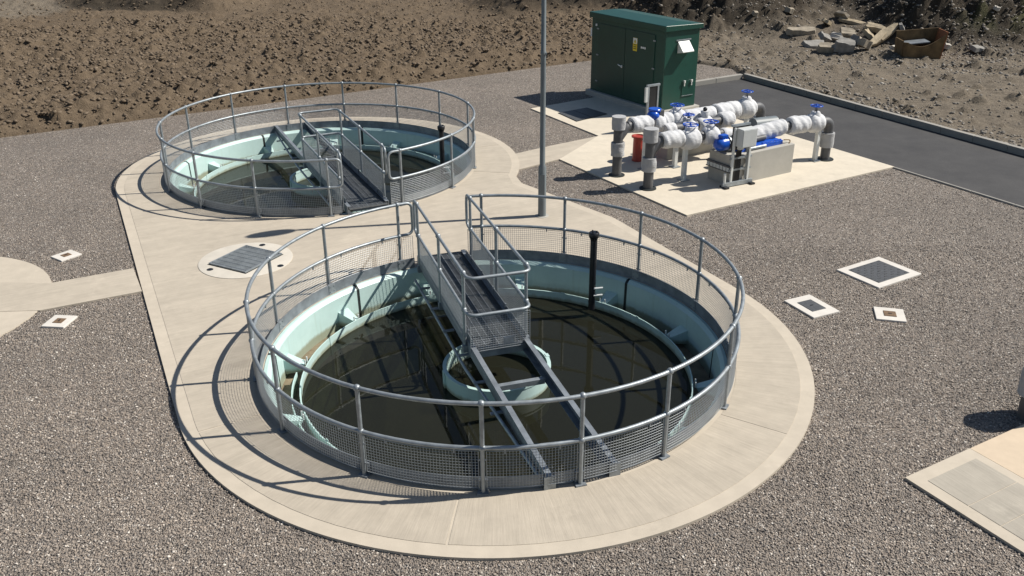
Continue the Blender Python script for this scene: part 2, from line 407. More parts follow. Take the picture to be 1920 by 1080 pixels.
Z += (fbm(X, Y, 1.2, 3, 5)-.5)*.16*rough*sm(D/.6)+(fbm(X, Y, 4.5, 2, 7, .8)-.5)*.10*rough*sm(D/.25)+(fbm(X, Y, 3, 3, 8)-.5)*.06
# low bank and shaly hump at the back on the left, spoil heaps at the back on the right
def hump(cx, cy, rx, ry, h, p=2): return h*np.exp(-(np.abs((X-cx)/rx)**p+np.abs((Y-cy)/ry)**p))
wob = (fbm(X, Y, .4, 4, 12)-.5)
bank = sm((Y-41.6-wob*3)/1.6)*sm((-11-X)/3)*sm((X+21)/2)*.7
heap = hump(-28.5, 47, 5.5, 5, 1.7)
m1 = hump(8.6+wob*2, 39.6, 3.1, 3.4, 1.9, 4)+hump(3.2+wob*2, 42.5, 4.2, 2.2, 1.2, 4); m2 = hump(20.4+wob*3, 37.6, 5.8, 4.4, 3.4, 4); m3 = hump(13.2, 43.5, 3.2, 4.2, 1.7)
Z += bank+heap+(m1+m2+m3)*(.75+.5*fbm(X, Y, 1.1, 4, 21))
mound = np.clip((m1+m2*1.1+m3*.35)/1.3*(.7+.6*fbm(X, Y, .7, 3, 44)), 0, 1)
Z += mound*(fbm(X, Y, 2.4, 4, 23)-.5)*.75
# wheel tracks with tread marks
for (a, b, ww) in (((-12, 38.6), (6, 36.2), .5), ((-11, 40.2), (6, 37.9), .5), ((8, 33.4), (22, 25.5), .45), ((9, 35), (24, 27), .45)):
    dd = seg_dist(X, Y, a, b); al = ((X-a[0])*(b[0]-a[0])+(Y-a[1])*(b[1]-a[1]))/math.hypot(b[0]-a[0], b[1]-a[1])
    Z -= np.exp(-(dd/ww)**4)*(.07+.035*(np.sin(al*2*math.pi/.33) > 0))
# clods
def clods(n, xr, yr, r0, r1, dens):
    global Z
    cx = rng.uniform(*xr, n); cy = rng.uniform(*yr, n); rr = r0+(r1-r0)*rng.random(n)**2.5
    for x, y, r in zip(cx, cy, rr):
        i0, i1 = np.searchsorted(gx, (x-r, x+r)); j0, j1 = np.searchsorted(gy, (y-r, y+r))
        if i1 <= i0 or j1 <= j0: continue
        jm, im = (j0+j1)//2, (i0+i1)//2
        if ins[jm, im] or D[jm, im] < r*.9 or rng.random() > dens[jm, im]: continue
        q = 1-((X[j0:j1, i0:i1]-x)**2+(Y[j0:j1, i0:i1]-y)**2)/(r*r)
        base = Z[jm, im]
        Z[j0:j1, i0:i1] = np.maximum(Z[j0:j1, i0:i1], base-.35*r+np.sqrt(np.clip(q, 0, 1))*r*1.05*(q > 0))
clods(16000, (-27, 9), (20, 50), .08, .15, np.clip(rough*1.1, .04, 1))
clods(3500, (5, 27), (22, 50), .06, .26, np.clip(.25+mound, 0, 1))
Z = np.where(ins, np.where(D < .5, GZ-.09, -3.2), Z)
near_edge = (~ins) & (D < .35)
Z = np.where(near_edge, np.maximum(np.minimum(Z, GZ+.02+D*1.0+(fbm(X, Y, 4, 2, 31)-.4)*.12), GZ-.05), Z)
far_m = (np.abs(X) > 60) | (Y > 90) | (Y < -30); Z = np.where(far_m, .1, Z)
ny, nx = X.shape
me = bpy.data.meshes.new('ground'); me.vertices.add(nx*ny); me.vertices.foreach_set('co', np.stack([X, Y, Z], -1).astype(np.float32).ravel())
idx = np.arange(nx*ny).reshape(ny, nx); q = np.stack([idx[:-1, :-1], idx[:-1, 1:], idx[1:, 1:], idx[1:, :-1]], -1).reshape(-1, 4)
nq = len(q); me.loops.add(nq*4); me.loops.foreach_set('vertex_index', q.astype(np.int32).ravel())
me.polygons.add(nq); me.polygons.foreach_set('loop_start', np.arange(nq, dtype=np.int32)*4)
me.update(calc_edges=True); me.materials.append(M['soil'])
kc = np.zeros((nx*ny, 4), np.float32); kc[:, 3] = 1
kc[:, 0] = np.maximum(stony, 1.0*sm((-19-X+wob*4)/2)*sm((Y-38.6+wob*5)/2)).ravel(); kc[:, 1] = np.clip(mound*2.4+1.0*sm((Y-41.0-wob*3)/.8)*sm((-12-X)/3.5)*sm((X+20.5)/1.5)*sm((45.2+wob*2-Y)/.8), 0, 1).ravel()
kc[:, 2] = (sm((Y-46.5)/.6)*sm((X+23.5)/.8)*sm((-18-X)/1.5)+np.clip(mound-.4, 0, 1)*sm((fbm(X, Y, .9, 3, 41)-.5)*8)*.6*sm((X-15)/2)).ravel()
ca = me.color_attributes.new('kinds', 'FLOAT_COLOR', 'POINT'); ca.data.foreach_set('color', kc.ravel())
ground = put('ground', me); tag(ground, kind='structure', label='brown dug soil and stony made ground behind the gravel yard')
def ground_z(x, y):
    i = min(max(np.searchsorted(gx, x), 0), nx-1); j = min(max(np.searchsorted(gy, y), 0), ny-1); return float(Z[j, i])

def GT(px, py):
    d = _fw+(px-960)/F*_r-(py-540)/F*_u; d = d/np.linalg.norm(d); t = 20.0
    while t < 90:
        p = np.array([0, 0, CAMH])+d*t
        if p[2] <= ground_z(p[0], p[1]): break
        t += .05
    return Vector((p[0], p[1], ground_z(p[0], p[1])))
def sheet(name, mat, poly, z0, z1, holes=(), label=None, parent=None, kind='structure'):
    o = MB().prism(poly, z0, z1, holes).build(name, mat, parent)
    if parent is None: tag(o, label, None, None, kind)
    return o
H1 = circle(C1, R1-.07, 72)[::-1]; H2 = circle(C2, R2-.07, 72)[::-1]
HH1 = circle(C1, R1+.25, 48)[::-1]; HH2 = circle(C2, R2+.25, 48)[::-1]
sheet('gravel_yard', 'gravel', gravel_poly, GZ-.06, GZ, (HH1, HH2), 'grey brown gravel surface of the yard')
ap = sheet('concrete_apron', 'conc', apron, GZ-.05, 0, (H1, H2), 'pale concrete apron around and between the two round tanks')
# brushed fields a few millimetres above the trowelled margin, one per cast bay
def polar_bay(c, r0, r1, a0, a1, name='brushed_bay', mat='conc_pol'):
    n = max(4, int(abs(a1-a0)/4)); m = MB()
    outer = circle((0, 0), r1, n, a0, a1); inner = circle((0, 0), r0, n, a1, a0)
    m.prism(outer+inner, 0, .004, (), False); o = m.build(name, mat, ap); o.location = (c[0], c[1], 0); return o
JA = [-32.5, -96, -150, -205]
for a0, a1 in ((22, -32), (-32.4, -96), (-96.4, -149.6), (-150, -153.7)): polar_bay(C1, R1+.02, AP1-.17, a0, a1)
for a0, a1 in ((206, 150), (149.6, 85), (84.6, 22), (21.6, -9)): polar_bay(C2, R2+.02, AP2-.17, a0, a1)
mid = circle(C1, R1+1.0, 1, 0, 1)
n_ = Vector((math.cos(R(TN)), math.sin(R(TN)))); t_ = Vector((-n_.y, n_.x))
pA = Vector(C1)-n_*(AP1-.17); pB = Vector(C2)-n_*(AP2-.17)
mid_poly = [tuple(pA)]+circle(C1, R1+.03, 50, 206.3, 22)+circle(C1, AP1-.17, 1, 22, 23)+[(1.72, 15.82), (.03, 17.9)]+circle(C2, AP2-.17, 1, -11, -10)+circle(C2, R2+.03, 50, -10, -153.7)+[tuple(pB)]
mid_poly = [p for i, p in enumerate(mid_poly)]
m = MB().prism(mid_poly, .0, .004, (), False); m.build('brushed_bay', 'conc_lin', ap)
sheet('side_path', 'conc_lin', path_r, GZ-.05, -.006, (), 'short brushed concrete path between far tank apron and pump slab')
sheet('round_slab', 'conc', disc_l, GZ-.05, -.012, (), 'round concrete slab cut off by the yard edge')
sheet('side_path', 'conc_lin', path_l, GZ-.05, -.007, (), 'short brushed concrete path from round slab to the tank apron')
sheet('pump_slab', 'conc_slab', pad_poly, GZ-.05, -.004, (), 'pale concrete slab under the pipework and green kiosk')
o = sheet('corner_slab', 'conc', br_poly, GZ-.05, 0, (), 'brushed concrete slab at the yard corner')
for i in range(9):
    a = .16+i*.36; u0, u1, v0, v1 = .16, .95, a+.13, a+.48
    if i == 0: v0 = .16
    pts = [tuple(_b+_bu*u+_bv*v) for u, v in ((u0, v0), (u1, v0), (u1, v1), (u0, v1))]
    MB().prism(pts, 0, .004, (), False).build('brushed_strip', 'conc_br', o)
M['conc_tan'] = concrete('tan_slab_concrete', (.54, .44, .325))
sheet('corner_slab', 'conc_tan', br2_poly, GZ-.05, -.002, (), 'pale smooth concrete slab beside the brushed corner slab')
sheet('asphalt_road', 'asphalt', road_poly, GZ-.03, -.03, (), 'dark asphalt access road')
# kerbs: single stones butted along the road
def kerb_run(a, b, h, wd, side, label, unit=.914, z0=-.06):
    a, b = Vector(a), Vector(b); d = (b-a); L = d.length; d /= L; nrm = Vector((-d.y, d.x))*side; k = max(1, round(L/unit)); root = empty('kerb', label, 'kerb', (a.x, a.y, 0), math.atan2(d.y, d.x))
    me = MB().box((L/k/2, side*wd/2, (h+z0)/2), (L/k-.008, wd, h-z0)).mesh('kerb_stone', 'kerb')
    for i in range(k): put('kerb_stone', me, root, .012, (i*L/k, 0, random.uniform(-.003, .003)))
kerb_run(kerb_in[1], kerb_end, .13, .14, 1, 'long upstanding concrete kerb on the far side of the road', z0=-.2)
kerb_run(kerb_in[0], kerb_in[1], .11, .14, 1, 'short upstanding concrete kerb across the road end behind kiosk', z0=-.2)
kerb_run(road_edge[1], road_end, .0, .055, -1, 'thin flush concrete edging between gravel and road')

# ---------------------------------------------------------------- gravel stones (geometry-node instances on points)
def pebbles():
    pts = []
    for (y0, y1, dens) in ((4.5, 10, 1350), (10, 14.5, 850), (14.5, 20, 330), (20, 31, 100)):
        xa = -(y1*.62+1.2); xb = y1*.62+1.2; n = int((xb-xa)*(y1-y0)*dens); x = rng.uniform(xa, xb, n); y = rng.uniform(y0, y1, n)
        dz = y*_fw[1]-(-CAMH)*0+CAMH*math.sin(PITCH); ok = (np.abs(x)/dz < .585) & pip(x, y, gravel_poly)
        for pl in (apron, path_l, path_r, disc_l, pad_poly, br_poly, br2_poly, road_poly, HH1, HH2): ok &= ~pip(x, y, pl)
        pts.append(np.stack([x[ok], y[ok]], -1))
    p = np.concatenate(pts); z = GZ+rng.uniform(-.004, .008, len(p))
    return np.c_[p, z]
COVERS = []
def add_gravel():
    p = pebbles()
    keep = np.ones(len(p), bool)
    for pl in COVERS: keep &= ~pip(p[:, 0], p[:, 1], pl)
    p = p[keep][:]
    if len(p) > 185000: p = p[rng.permutation(len(p))[:185000]]
    me = bpy.data.meshes.new('gravel_stones'); me.vertices.add(len(p)); me.vertices.foreach_set('co', p.astype(np.float32).ravel())
    o = put('gravel_stones', me); tag(o, 'loose grey brown gravel stones over the yard', 'gravel', kind='stuff')
    g = bpy.data.node_groups.new('stones', 'GeometryNodeTree'); g.interface.new_socket('Geometry', in_out='INPUT', socket_type='NodeSocketGeometry'); g.interface.new_socket('Geometry', in_out='OUTPUT', socket_type='NodeSocketGeometry')
    N = g.nodes.new; gi = N('NodeGroupInput'); go = N('NodeGroupOutput'); ip = N('GeometryNodeInstanceOnPoints'); ic = N('GeometryNodeMeshIcoSphere'); ic.inputs['Subdivisions'].default_value = 1; ic.inputs['Radius'].default_value = 1
    sp = N('GeometryNodeSetPosition'); rv = N('FunctionNodeRandomValue'); rv.data_type = 'FLOAT_VECTOR'; rv.inputs[0].default_value = (-.22,)*3; rv.inputs[1].default_value = (.22,)*3
    rr = N('FunctionNodeRandomValue'); rr.data_type = 'FLOAT_VECTOR'; rr.inputs[0].default_value = (-.6, -.6, 0); rr.inputs[1].default_value = (.6, .6, 6.28)
    rs = N('FunctionNodeRandomValue'); rs.data_type = 'FLOAT_VECTOR'; rs.inputs[0].default_value = (.007, .006, .0045); rs.inputs[1].default_value = (.019, .0135, .009); rs.inputs['Seed'].default_value = 5
    sm_ = N('GeometryNodeSetMaterial'); sm_.inputs['Material'].default_value = M['pebble']
    L = g.links.new
    L(ic.outputs[0], sp.inputs['Geometry']); L(rv.outputs[0], sp.inputs['Offset']); L(sp.outputs[0], sm_.inputs[0])
    mp = N('GeometryNodeMeshToPoints'); L(gi.outputs[0], mp.inputs[0]); L(mp.outputs[0], ip.inputs['Points']); L(sm_.outputs[0], ip.inputs['Instance']); L(rr.outputs[0], ip.inputs['Rotation']); L(rs.outputs[0], ip.inputs['Scale']); L(ip.outputs[0], go.inputs[0])
    md = o.modifiers.new('stones', 'NODES'); md.node_group = g
    me.materials.append(M['pebble'])

# ---------------------------------------------------------------- the two tanks
def wire_panel(name, poly_pt, L, z0, z1, pitch=.033, r=.0026, n=4):
    """woven wire panel: poly_pt(s, z) gives a point at length s"""
    m = MB(); k = max(2, int(L/pitch)); kz = max(2, int((z1-z0)/pitch)); ns = max(2, int(L/.12))
    for i in range(1, k): m.tube([poly_pt(L*i/k, z0), poly_pt(L*i/k, z1)], r, n, caps=False)
    for j in range(1, kz): m.tube([poly_pt(L*i/ns, z0+(z1-z0)*j/kz) for i in range(ns+1)], r, n, caps=False)
    fr = [poly_pt(L*i/ns, z0) for i in range(ns+1)]+[poly_pt(L*(ns-i)/ns, z1) for i in range(ns+1)]
    m.tube(fr, .0045, 5, closed=True)
    return m.mesh(name, 'wire')
def make_tank(c, Rr, ent, post_rel, wall_off, br_off, who, pipe_at, mirror):
    k = Rr/3.158; rz = R(ent); near = who == 'near'
    W = {'near': 'tank with the lamp column behind it', 'far': 'tank beside the ploughed soil'}[who]
    P = lambda r, a, z: Vector((r*math.cos(R(a)), r*math.sin(R(a)), z))
    # --- tank shell
    t = empty('settling_tank', {'near': 'round mint green settling tank with walkway reaching from the tanks\' shared apron, lamp column behind', 'far': 'round mint green settling tank beside the dug soil field'}[who], 'tank', (c[0], c[1], 0), rz, 'round settling tanks')
    wall = MB().lathe([(3.085*k, -.7), (3.085*k, -.004), (3.12*k, -.004), (3.12*k, -.7)], 96, closed_prof=True).build('backing_ring', 'joint', t, 40)
    prof = [(3.08*k, -.62), (3.08*k, -.002), (3.035*k, -.002), (2.985*k, -.05), (2.968*k, -.62)]
    for i in range(8):
        a = wall_off-ent+45*i
        MB().lathe(prof, 18, a0=R(.5), a1=R(44.5), closed_prof=True).build('wall_panel', 'mint', t, 22).rotation_euler = (0, 0, R(a))
        MB().lathe([(2.972*k, -.61), (2.99*k, -.055), (3.03*k, -.012), (3.07*k, -.012), (3.07*k, -.61)], 2, a0=R(-.55), a1=R(.55), closed_prof=True).build('joint_seal', 'joint', t).rotation_euler = (0, 0, R(a))
    MB().lathe([(2.66*k, -.60), (2.97*k, -.60), (2.97*k, -.56), (2.66*k, -.56)], 72, closed_prof=True).build('trough_floor', 'trough', t, 40)
    wr = MB().lathe([(2.642*k, -.80), (2.642*k, -.335), (2.66*k, -.335), (2.66*k, -.80)], 96, closed_prof=True).build('weir_plate', 'mint', t, 40)
    MB().lathe([(2.65*k, -.8), (2.65*k, -1.7), (2.68*k, -1.7), (2.68*k, -.8)], 72, closed_prof=True).build('inner_wall', 'mint_wet', t, 40)
    MB().lathe([(2.66*k, -1.65), (.4, -2.6), (.01, -2.6)], 64).build('sloping_floor', 'sludge', t, 40)
    for i in range(12):
        a = br_off-ent+30.6*i
        MB().lathe([(2.634*k, -.47), (2.634*k, -.315), (2.641*k, -.315), (2.641*k, -.47)], 1, a0=R(a+14), a1=R(a+15.3), closed_prof=True).build('joint_strip', 'mint', wr)
        b = MB(); # wedge shaped bracket from wall to weir
        pr = [(2.70*k, -.36), (2.975*k, -.27), (2.975*k, -.50), (2.75*k, -.47)]
        hw = .105
        for s in (-1, 1): pass
        vs = [P(r, a, z)+P(s*hw*(1 if j in (1, 2) else .55), a+90, 0) for s in (-1, 1) for j, (r, z) in enumerate(pr)]
        b.add(vs, [(0, 1, 2, 3), (7, 6, 5, 4), (0, 4, 5, 1), (1, 5, 6, 2), (2, 6, 7, 3), (3, 7, 4, 0)])
        bo = b.build('bracket', 'mint', t, None, .006)
        for s in (-1, 1):
            q = P(2.69*k, a, -.36)+P(s*.045, a+90, 0)
            MB().tube([q, q+Vector((0, 0, .075))], .012, 6).build('bolt', 'white_p', bo)
    sgn = -1 if mirror else 1
    MB().lathe([(2.755*k, -.58), (2.755*k, -.37), (2.77*k, -.37), (2.77*k, -.58)], 30, a0=R(72 if not mirror else 85), a1=R(150), closed_prof=True).build('baffle_plate', 'mint', t, 40)
    # stilling drum
    d = MB().lathe([(.735*k, -.85), (.735*k, -.25), (.70*k, -.25), (.70*k, -.85)], 48, closed_prof=True).build('stilling_drum', 'mint', t, 40)
    MB().lathe([(.743*k, -.268), (.743*k, -.242), (.692*k, -.242), (.692*k, -.268)], 48, closed_prof=True).build('drum_rim', 'mint', d, 40)
    MB().box((0, .732*k, -.40), (.09, .05, .33)).build('drum_lug', 'mint', d)
    MB().box((0, -.732*k, -.40), (.09, .05, .33)).build('drum_lug', 'mint', d)
    # kick plate with splice plates
    kp = MB().lathe([(3.098*k, .002), (3.098*k, .165), (3.106*k, .165), (3.106*k, .002)], 120, a0=R(8.6), a1=R(351.4), closed_prof=True).build('kick_plate', 'galv_d', t, 30)
    for a in post_rel:
        s = MB(); q = P(3.094*k, a, .085); ro = Matrix.Rotation(R(a), 3, 'Z')
        s.box(q, (.007, .13, .15), rot=ro); sp = s.build('splice_plate', 'galv', kp)
        for dy in (-.04, .04):
            for dz in (.045, .125): MB().box(P(3.088*k, a, dz)+P(dy, a+90, 0), (.012, .014, .014), rot=ro).build('bolt', 'galv_d', kp)
    wt = MB().add([P(2.643*k, 360*i/96, -.47) for i in range(96)], [tuple(range(96))]).build('water', 'water'); wt.location = (c[0], c[1], 0); wt.rotation_euler = (0, 0, rz)
    tag(wt, f'still murky dark water in the {W}', None, None, 'structure')
    # --- ring railing
    g = empty('guard_railing', {'near': 'galvanised ring guard railing with mesh panels on tank in front of the lamp column', 'far': 'galvanised ring guard railing with mesh panels on tank beside the soil'}[who], 'railing', (c[0], c[1], 0), rz, 'ring railings on the tanks')
    r_ = 3.158*k; hm = .565; ht = 1.095; n = 120; e = 8.2
    arc = lambda z, a0, a1, n=n: [P(r_, a0+(a1-a0)*i/n, z) for i in range(n+1)]
    p0 = post_rel[0]; p1 = post_rel[-1]
    MB().tube(arc(ht, p0, p1), .0245, 10).build('top_rail', 'galv', g, 50)
    MB().tube(arc(hm, p0, p1), .0245, 10).build('mid_rail', 'galv', g, 50)
    for pa, s in ((p0, -1), (p1, 1)):
        ea = pa+s*4.4
        pts = fillet([P(r_, pa, ht), P(r_, ea, ht), P(r_, ea, hm), P(r_, pa, hm)], .11, 7)
        MB().tube(pts, .0245, 10).build('end_loop', 'galv', g, 50)
    post = MB().tube([(0, 0, .01), (0, 0, ht)], .0245, 10).mesh('post', 'galv', 50)
    bll = MB().ball((0, 0, 0), .040, 12).mesh('ball_joint', 'galv', 80)
    foot = MB().box((0, 0, .012), (.09, .12, .016)).box((-.03, 0, .09), (.012, .10, .14)).mesh('foot_bracket', 'galv_d')
    clip = MB().bar((0, 0, 0), (0, 0, -.05), .014, .02, (1, 0, 0)).mesh('clip', 'galv_d')
    for a in post_rel:
        q = P(r_, a, 0); po = put('post', post, g, 0, q, R(a))
        for z in (hm, ht): put('ball_joint', bll, po, 0, (0, 0, z))
        put('foot_bracket', foot, po)
    cache = {}
    rp = 3.158*k; gap = math.degrees(.042/rp)
    spans = [(a+gap, b-gap) for a, b in zip(post_rel, post_rel[1:])]+[(p0-4.2, p0-gap), (p1+gap, p1+4.2)]
    for a, b in spans:
        wd = round(b-a, 2)
        if wd not in cache: cache[wd] = wire_panel('mesh_panel', lambda s, z: P(rp, math.degrees(s/rp), z), R(wd)*rp, .07, .525)
        o = put('mesh_panel', cache[wd], g, 0, (0, 0, 0), R(a)); tag(o, kind='stuff')
        if wd > 10:
            for f in (.2, .8): put('clip', clip, g, 0, P(r_, a+(b-a)*f, hm-.015), R(a+(b-a)*f))
            for aa, s in ((a, -1), (b, 1)):
                for z in (.17, .42): MB().bar(P(r_, aa, z), P(r_, aa+s*gap*1.2, z), .012, .012).build('hinge_clip', 'galv_d', g)
    # --- bridge
    w_ = empty('walkway_bridge', {'near': 'galvanised grating walkway on twin beams across tank in front of the lamp column', 'far': 'galvanised grating walkway on twin beams across tank beside the soil'}[who], 'walkway', (c[0], c[1], 0), rz, 'tank walkways')
    xe = 3.125*k; yb = .40; zt, zb_ = .165, .003
    for s in (1, -1):
        b = MB(); xs = (-xe, 3.15*k)
        b.box(((xs[0]+xs[1])/2, s*yb, (zt+zb_)/2), (xs[1]-xs[0], .009, zt-zb_))
        b.box(((xs[0]+xs[1])/2, s*(yb-.0335), zt-.005), (xs[1]-xs[0], .058, .009))
        b.box(((xs[0]+xs[1])/2, s*(yb-.0435), zb_+.005), (xs[1]-xs[0], .078, .009))
        b.build('beam', 'galv_d', w_)
        MB().box((-xe-.006, s*(yb-.03), .075), (.01, .13, .17)).build('end_plate', 'galv', w_)
    MB().bar((-1.05*k, -yb+.09, .03), (-1.05*k, yb-.09, .03), .07, .07).build('cross_member', 'galv', w_)
    MB().bar((-.16, -yb+.012, .06), (-.16, yb-.012, .06), .012, .15).build('end_fascia', 'galv_d', w_)
    cs = 1 if not mirror else -1
    MB().tube([(2.6*k, cs*.56, -.03), (-.4*k, cs*.54, -.03), (-2.95*k, cs*.43, .05)], .022, 8).build('conduit', 'galv', w_, 50)
    for i in range(7):
        x = 2.2-i*.75
        MB().box((x*k, cs*(.47+.012*(x > 0)*2), -.0), (.05, .16, .02)).build('conduit_bracket', 'galv_d', w_)
    x1 = 3.18*k; x0 = -.155; L = (x1-x0)/3; zt_d = .128
    for p in range(3):
        a, b = x0+p*L+.004, x0+(p+1)*L-.004; m = MB(); nb = int((b-a)/.033)
        for i in range(nb+1): m.box((a+(b-a)*i/nb, 0, zt_d-.013), (.008, 2*yb-.06, .026))
        for j in range(9): m.box(((a+b)/2, (j/8-.5)*(2*yb-.07), zt_d-.004), (b-a, 0.006 if j % 2 else .010, .009))
        tag(m.build('deck_grating', 'grate', w_), kind='stuff')
    px = [2.83*k, 1.40*k, .03*k]; yp = .432; z1 = 1.165; z2 = .635; zb = .0
    post = MB().tube([(0, 0, zb), (0, 0, z1)], .0225, 10).mesh('post', 'galv', 50)
    foot = MB().box((0, 0, .06), (.09, .07, .10)).mesh('foot_bracket', 'galv_d')
    for s in (1, -1):
        for x in px:
            po = put('post', post, w_, 0, (x, s*yp, 0)); put('foot_bracket', foot, po)
            for z in (z1, z2): put('ball_joint', bll, po, 0, (0, 0, z))
        MB().tube(fillet([(px[0], s*yp, z1), (px[0]+.22, s*yp, z1), (px[0]+.22, s*yp, z2), (px[0], s*yp, z2)], .1, 7), .0225, 10).build('end_loop', 'galv', w_, 50)
        tp = MB().box(((x0+2.95*k)/2, s*(yb-.028), zt_d+.062), (2.95*k-x0, .006, .115)).build('toe_plate', 'galv_d', w_)
        for i in range(5):
            MB().box((2.6*k-i*.62*k, s*(yb-.038), zt_d+.10), (.035, .02, .10)).build('toe_bracket', 'galv_d', tp)
        for a, b in ((px[0]-.05, px[1]+.05), (px[1]-.05, px[2]+.05)):
            me = wire_panel('mesh_panel', lambda q, z, a=a, s=s: Vector((a-q, s*yp, z)), a-b, .10, .60); tag(put('mesh_panel', me, w_), kind='stuff')
            for q in (.25, .75): put('clip', clip, w_, 0, (a+(b-a)*q, s*yp, z2-.015))
    for z, nm in ((z1, 'top_rail'), (z2, 'mid_rail')):
        MB().tube(fillet([(px[0], yp, z), (-.19, yp, z), (-.19, -yp, z), (px[0], -yp, z)], .14, 8), .0225, 10).build(nm, 'galv', w_, 50)
    me = wire_panel('mesh_panel', lambda q, z: Vector((-.19, yp-.02-q, z)), 2*yp-.04, .10, .60); tag(put('mesh_panel', me, w_), kind='stuff')
    MB().box((-.178, -.12, .20), (.03, .14, .09)).build('mesh_bracket', 'galv_d', w_)
    # --- black riser pipe by the weir
    bp = empty('riser_pipe', {'near': 'tall black riser pipe with flared cap rising from tank in front of the lamp column', 'far': 'tall black riser pipe with flared cap rising from tank beside the soil'}[who], 'pipe', pipe_at, 0, 'black riser pipes in the tanks')
    h = .93 + .33
    MB().tube([(0, 0, -.35), (0, 0, h-.33-.08)], .052, 16).build('shaft', 'black', bp, 50)
    MB().lathe([(.052, h-.46), (.062, h-.42), (.078, h-.40), (.082, h-.34), (.07, h-.325), (.0, h-.325)], 16).build('cap', 'black', bp, 50)
    for i in range(3): MB().tube([(.04*math.cos(i*2.1), .04*math.sin(i*2.1), h-.335), (.04*math.cos(i*2.1), .04*math.sin(i*2.1), h-.305)], .011, 6).build('bolt', 'black', bp)
    MB().tube([(.02, -.05, .02), (.16, -.02, .02)], .014, 6).tube([(.02, -.05, -.1), (.16, -.02, -.1)], .014, 6).build('clamp', 'white_p', bp)
    return t
POST1 = [12.7, 37.6, 62, 86.9, 111.2, 136.3, 160.5, 179.3, 198.8, 223.5, 249.2, 274.1, 297.9, 322.4, 347.4]
POST2 = [12.3, 36.4, 60.5, 84.7, 108.9, 132.5, 156.6, 180.8, 204.8, 229.2, 253.3, 277.4, 300.8, 324, 347.7]
bp1 = G(1114, 437, .92); bp2 = G(827, 237, .92)
make_tank(C1, R1, ENT1, POST1, 2.4, -9, 'near', (bp1.x, bp1.y, 0), False)
make_tank(C2, R2, ENT2, POST2, 38.6, 5, 'far', (bp2.x, bp2.y, 0), True)

# ---------------------------------------------------------------- lamp column
lx, ly = .569, 15.99
lp = empty('lamp_column', 'tall grey green lamp column standing on the apron between the tanks', 'lamp', (lx, ly, 0))
MB().lathe([(.075, 0), (.072, .95), (.05, 1.0), (.047, 2.98), (.052, 2.985), (.052, 3.03), (.044, 3.04), (.038, 4.75), (0, 4.76)], 18).build('shaft', 'column', lp, 40)
MB().lathe([(.13, .0), (.13, .012), (.076, .014)], 18).build('base_collar', 'conc_blk', lp, 40)
MB().box((.05, -.03, 3.0), (.02, .02, .03)).build('fixing_bolt', 'galv', lp)
MB().box((.0, -.073, .62), (.085, .012, .42)).build('access_door', 'column', lp, None, .003)
la = R(202)
hd = MB().lathe([(0, -.03), (.06, -.02), (.145, .0), (.15, .03), (.11, .07), (0, .09)], 20)
hd.v = [(x*3.0, y, z) for x, y, z in hd.v]
ho = hd.build('lantern', 'column', lp, 50); ho.location = (.44*math.cos(la), .44*math.sin(la), 4.78); ho.rotation_euler = (0, 0, la)
MB().lathe([(0, -.055), (.09, -.05), (.12, -.02), (.12, -.005)], 16).build('lens', 'sign_w', ho, 50)

# ---------------------------------------------------------------- kiosk
ka, kb, kc_ = G(1106.6, 167, .12), G(1239.7, 207.6, .12), G(1299, 197, .12)
KL = (ka-kb).length; KD = (kc_-kb).length; kang = math.atan2(ka.y-kb.y, ka.x-kb.x)    # local +x runs along the door side, +y... set below
K = empty('kiosk', 'dark green equipment kiosk with double doors and overhanging lid', 'kiosk', (kb.x, kb.y, 0), kang)
# local frame: origin at the corner nearest the pipework, x along the doors, depth towards -y
KH = 2.13; KD = 1.16
MB().box((KL/2, -KD/2, .06-.03), (KL+.2, KD+.2, .18)).build('plinth', 'conc_blk', K, None, .01)
body = MB().box((KL/2, -KD/2, .12+(KH-.12)/2), (KL, KD, KH-.12)).build('body', 'green', K, None, .015)
rf = MB(); rx0, rx1, ry0, ry1 = -.06, KL+.06, .06, -KD-.06
rf.add([(rx0, ry0, KH+.002), (rx1, ry0, KH+.002), (rx1, ry1, KH+.002), (rx0, ry1, KH+.002), (rx0, ry0, KH+.15), (rx1, ry0, KH+.15), (rx1, ry1, KH+.12), (rx0, ry1, KH+.12), (rx0+.25, -KD/2, KH+.20), (rx1-.25, -KD/2, KH+.20)],
       [(0, 1, 2, 3), (0, 4, 5, 1), (1, 5, 6, 2), (2, 6, 7, 3), (3, 7, 4, 0), (4, 8, 9, 5), (5, 9, 6), (6, 9, 8, 7), (7, 8, 4)])
rf.build('roof', 'green', K, None, .012)
D0, D1 = .38, KL-.30; dm = (D0+D1)/2
for (a, b) in ((D0, dm-.004), (dm+.004, D1)):
    d_ = MB().box(((a+b)/2, .008, (.25+KH-.12)/2), (b-a-.008, .024, KH-.12-.25)).build('door', 'green_d', K, None, .004)
    xs = a+.01 if a == D0 else b-.01
    for z in (.42, 1.15, 1.86): MB().box((xs, .028, z), (.09, .016, .035)).build('hinge', 'galv', d_, None, .003)
hd = MB().bar((dm+.08, .045, 1.0), (dm+.24, .045, 1.03), .018, .022).box((dm+.09, .032, 1.0), (.03, .03, .07)).build('door_handle', 'sign_w', K)
sg = MB().box((dm-.42, .0225, 1.66), (.17, .004, .34)).build('warning_sign', 'sign_y', K)
MB().box((dm-.42, .0255, 1.755), (.16, .003, .14)).build('sign_panel', 'sign_w', sg)
MB().add([(dm-.42-.055, .0285, 1.70), (dm-.42+.055, .0285, 1.70), (dm-.42, .0285, 1.81)], [(0, 1, 2)]).build('warning_triangle', 'sign_y', sg)
MB().bar((dm-.42, .0298, 1.72), (dm-.42, .0298, 1.78), .003, .014, (0, 1, 0)).build('bolt_symbol', 'ink', sg)
for i in range(3): MB().box((dm-.42, .0256, 1.65-i*.05), (.12, .003, .018)).build('sign_text', 'ink', sg)
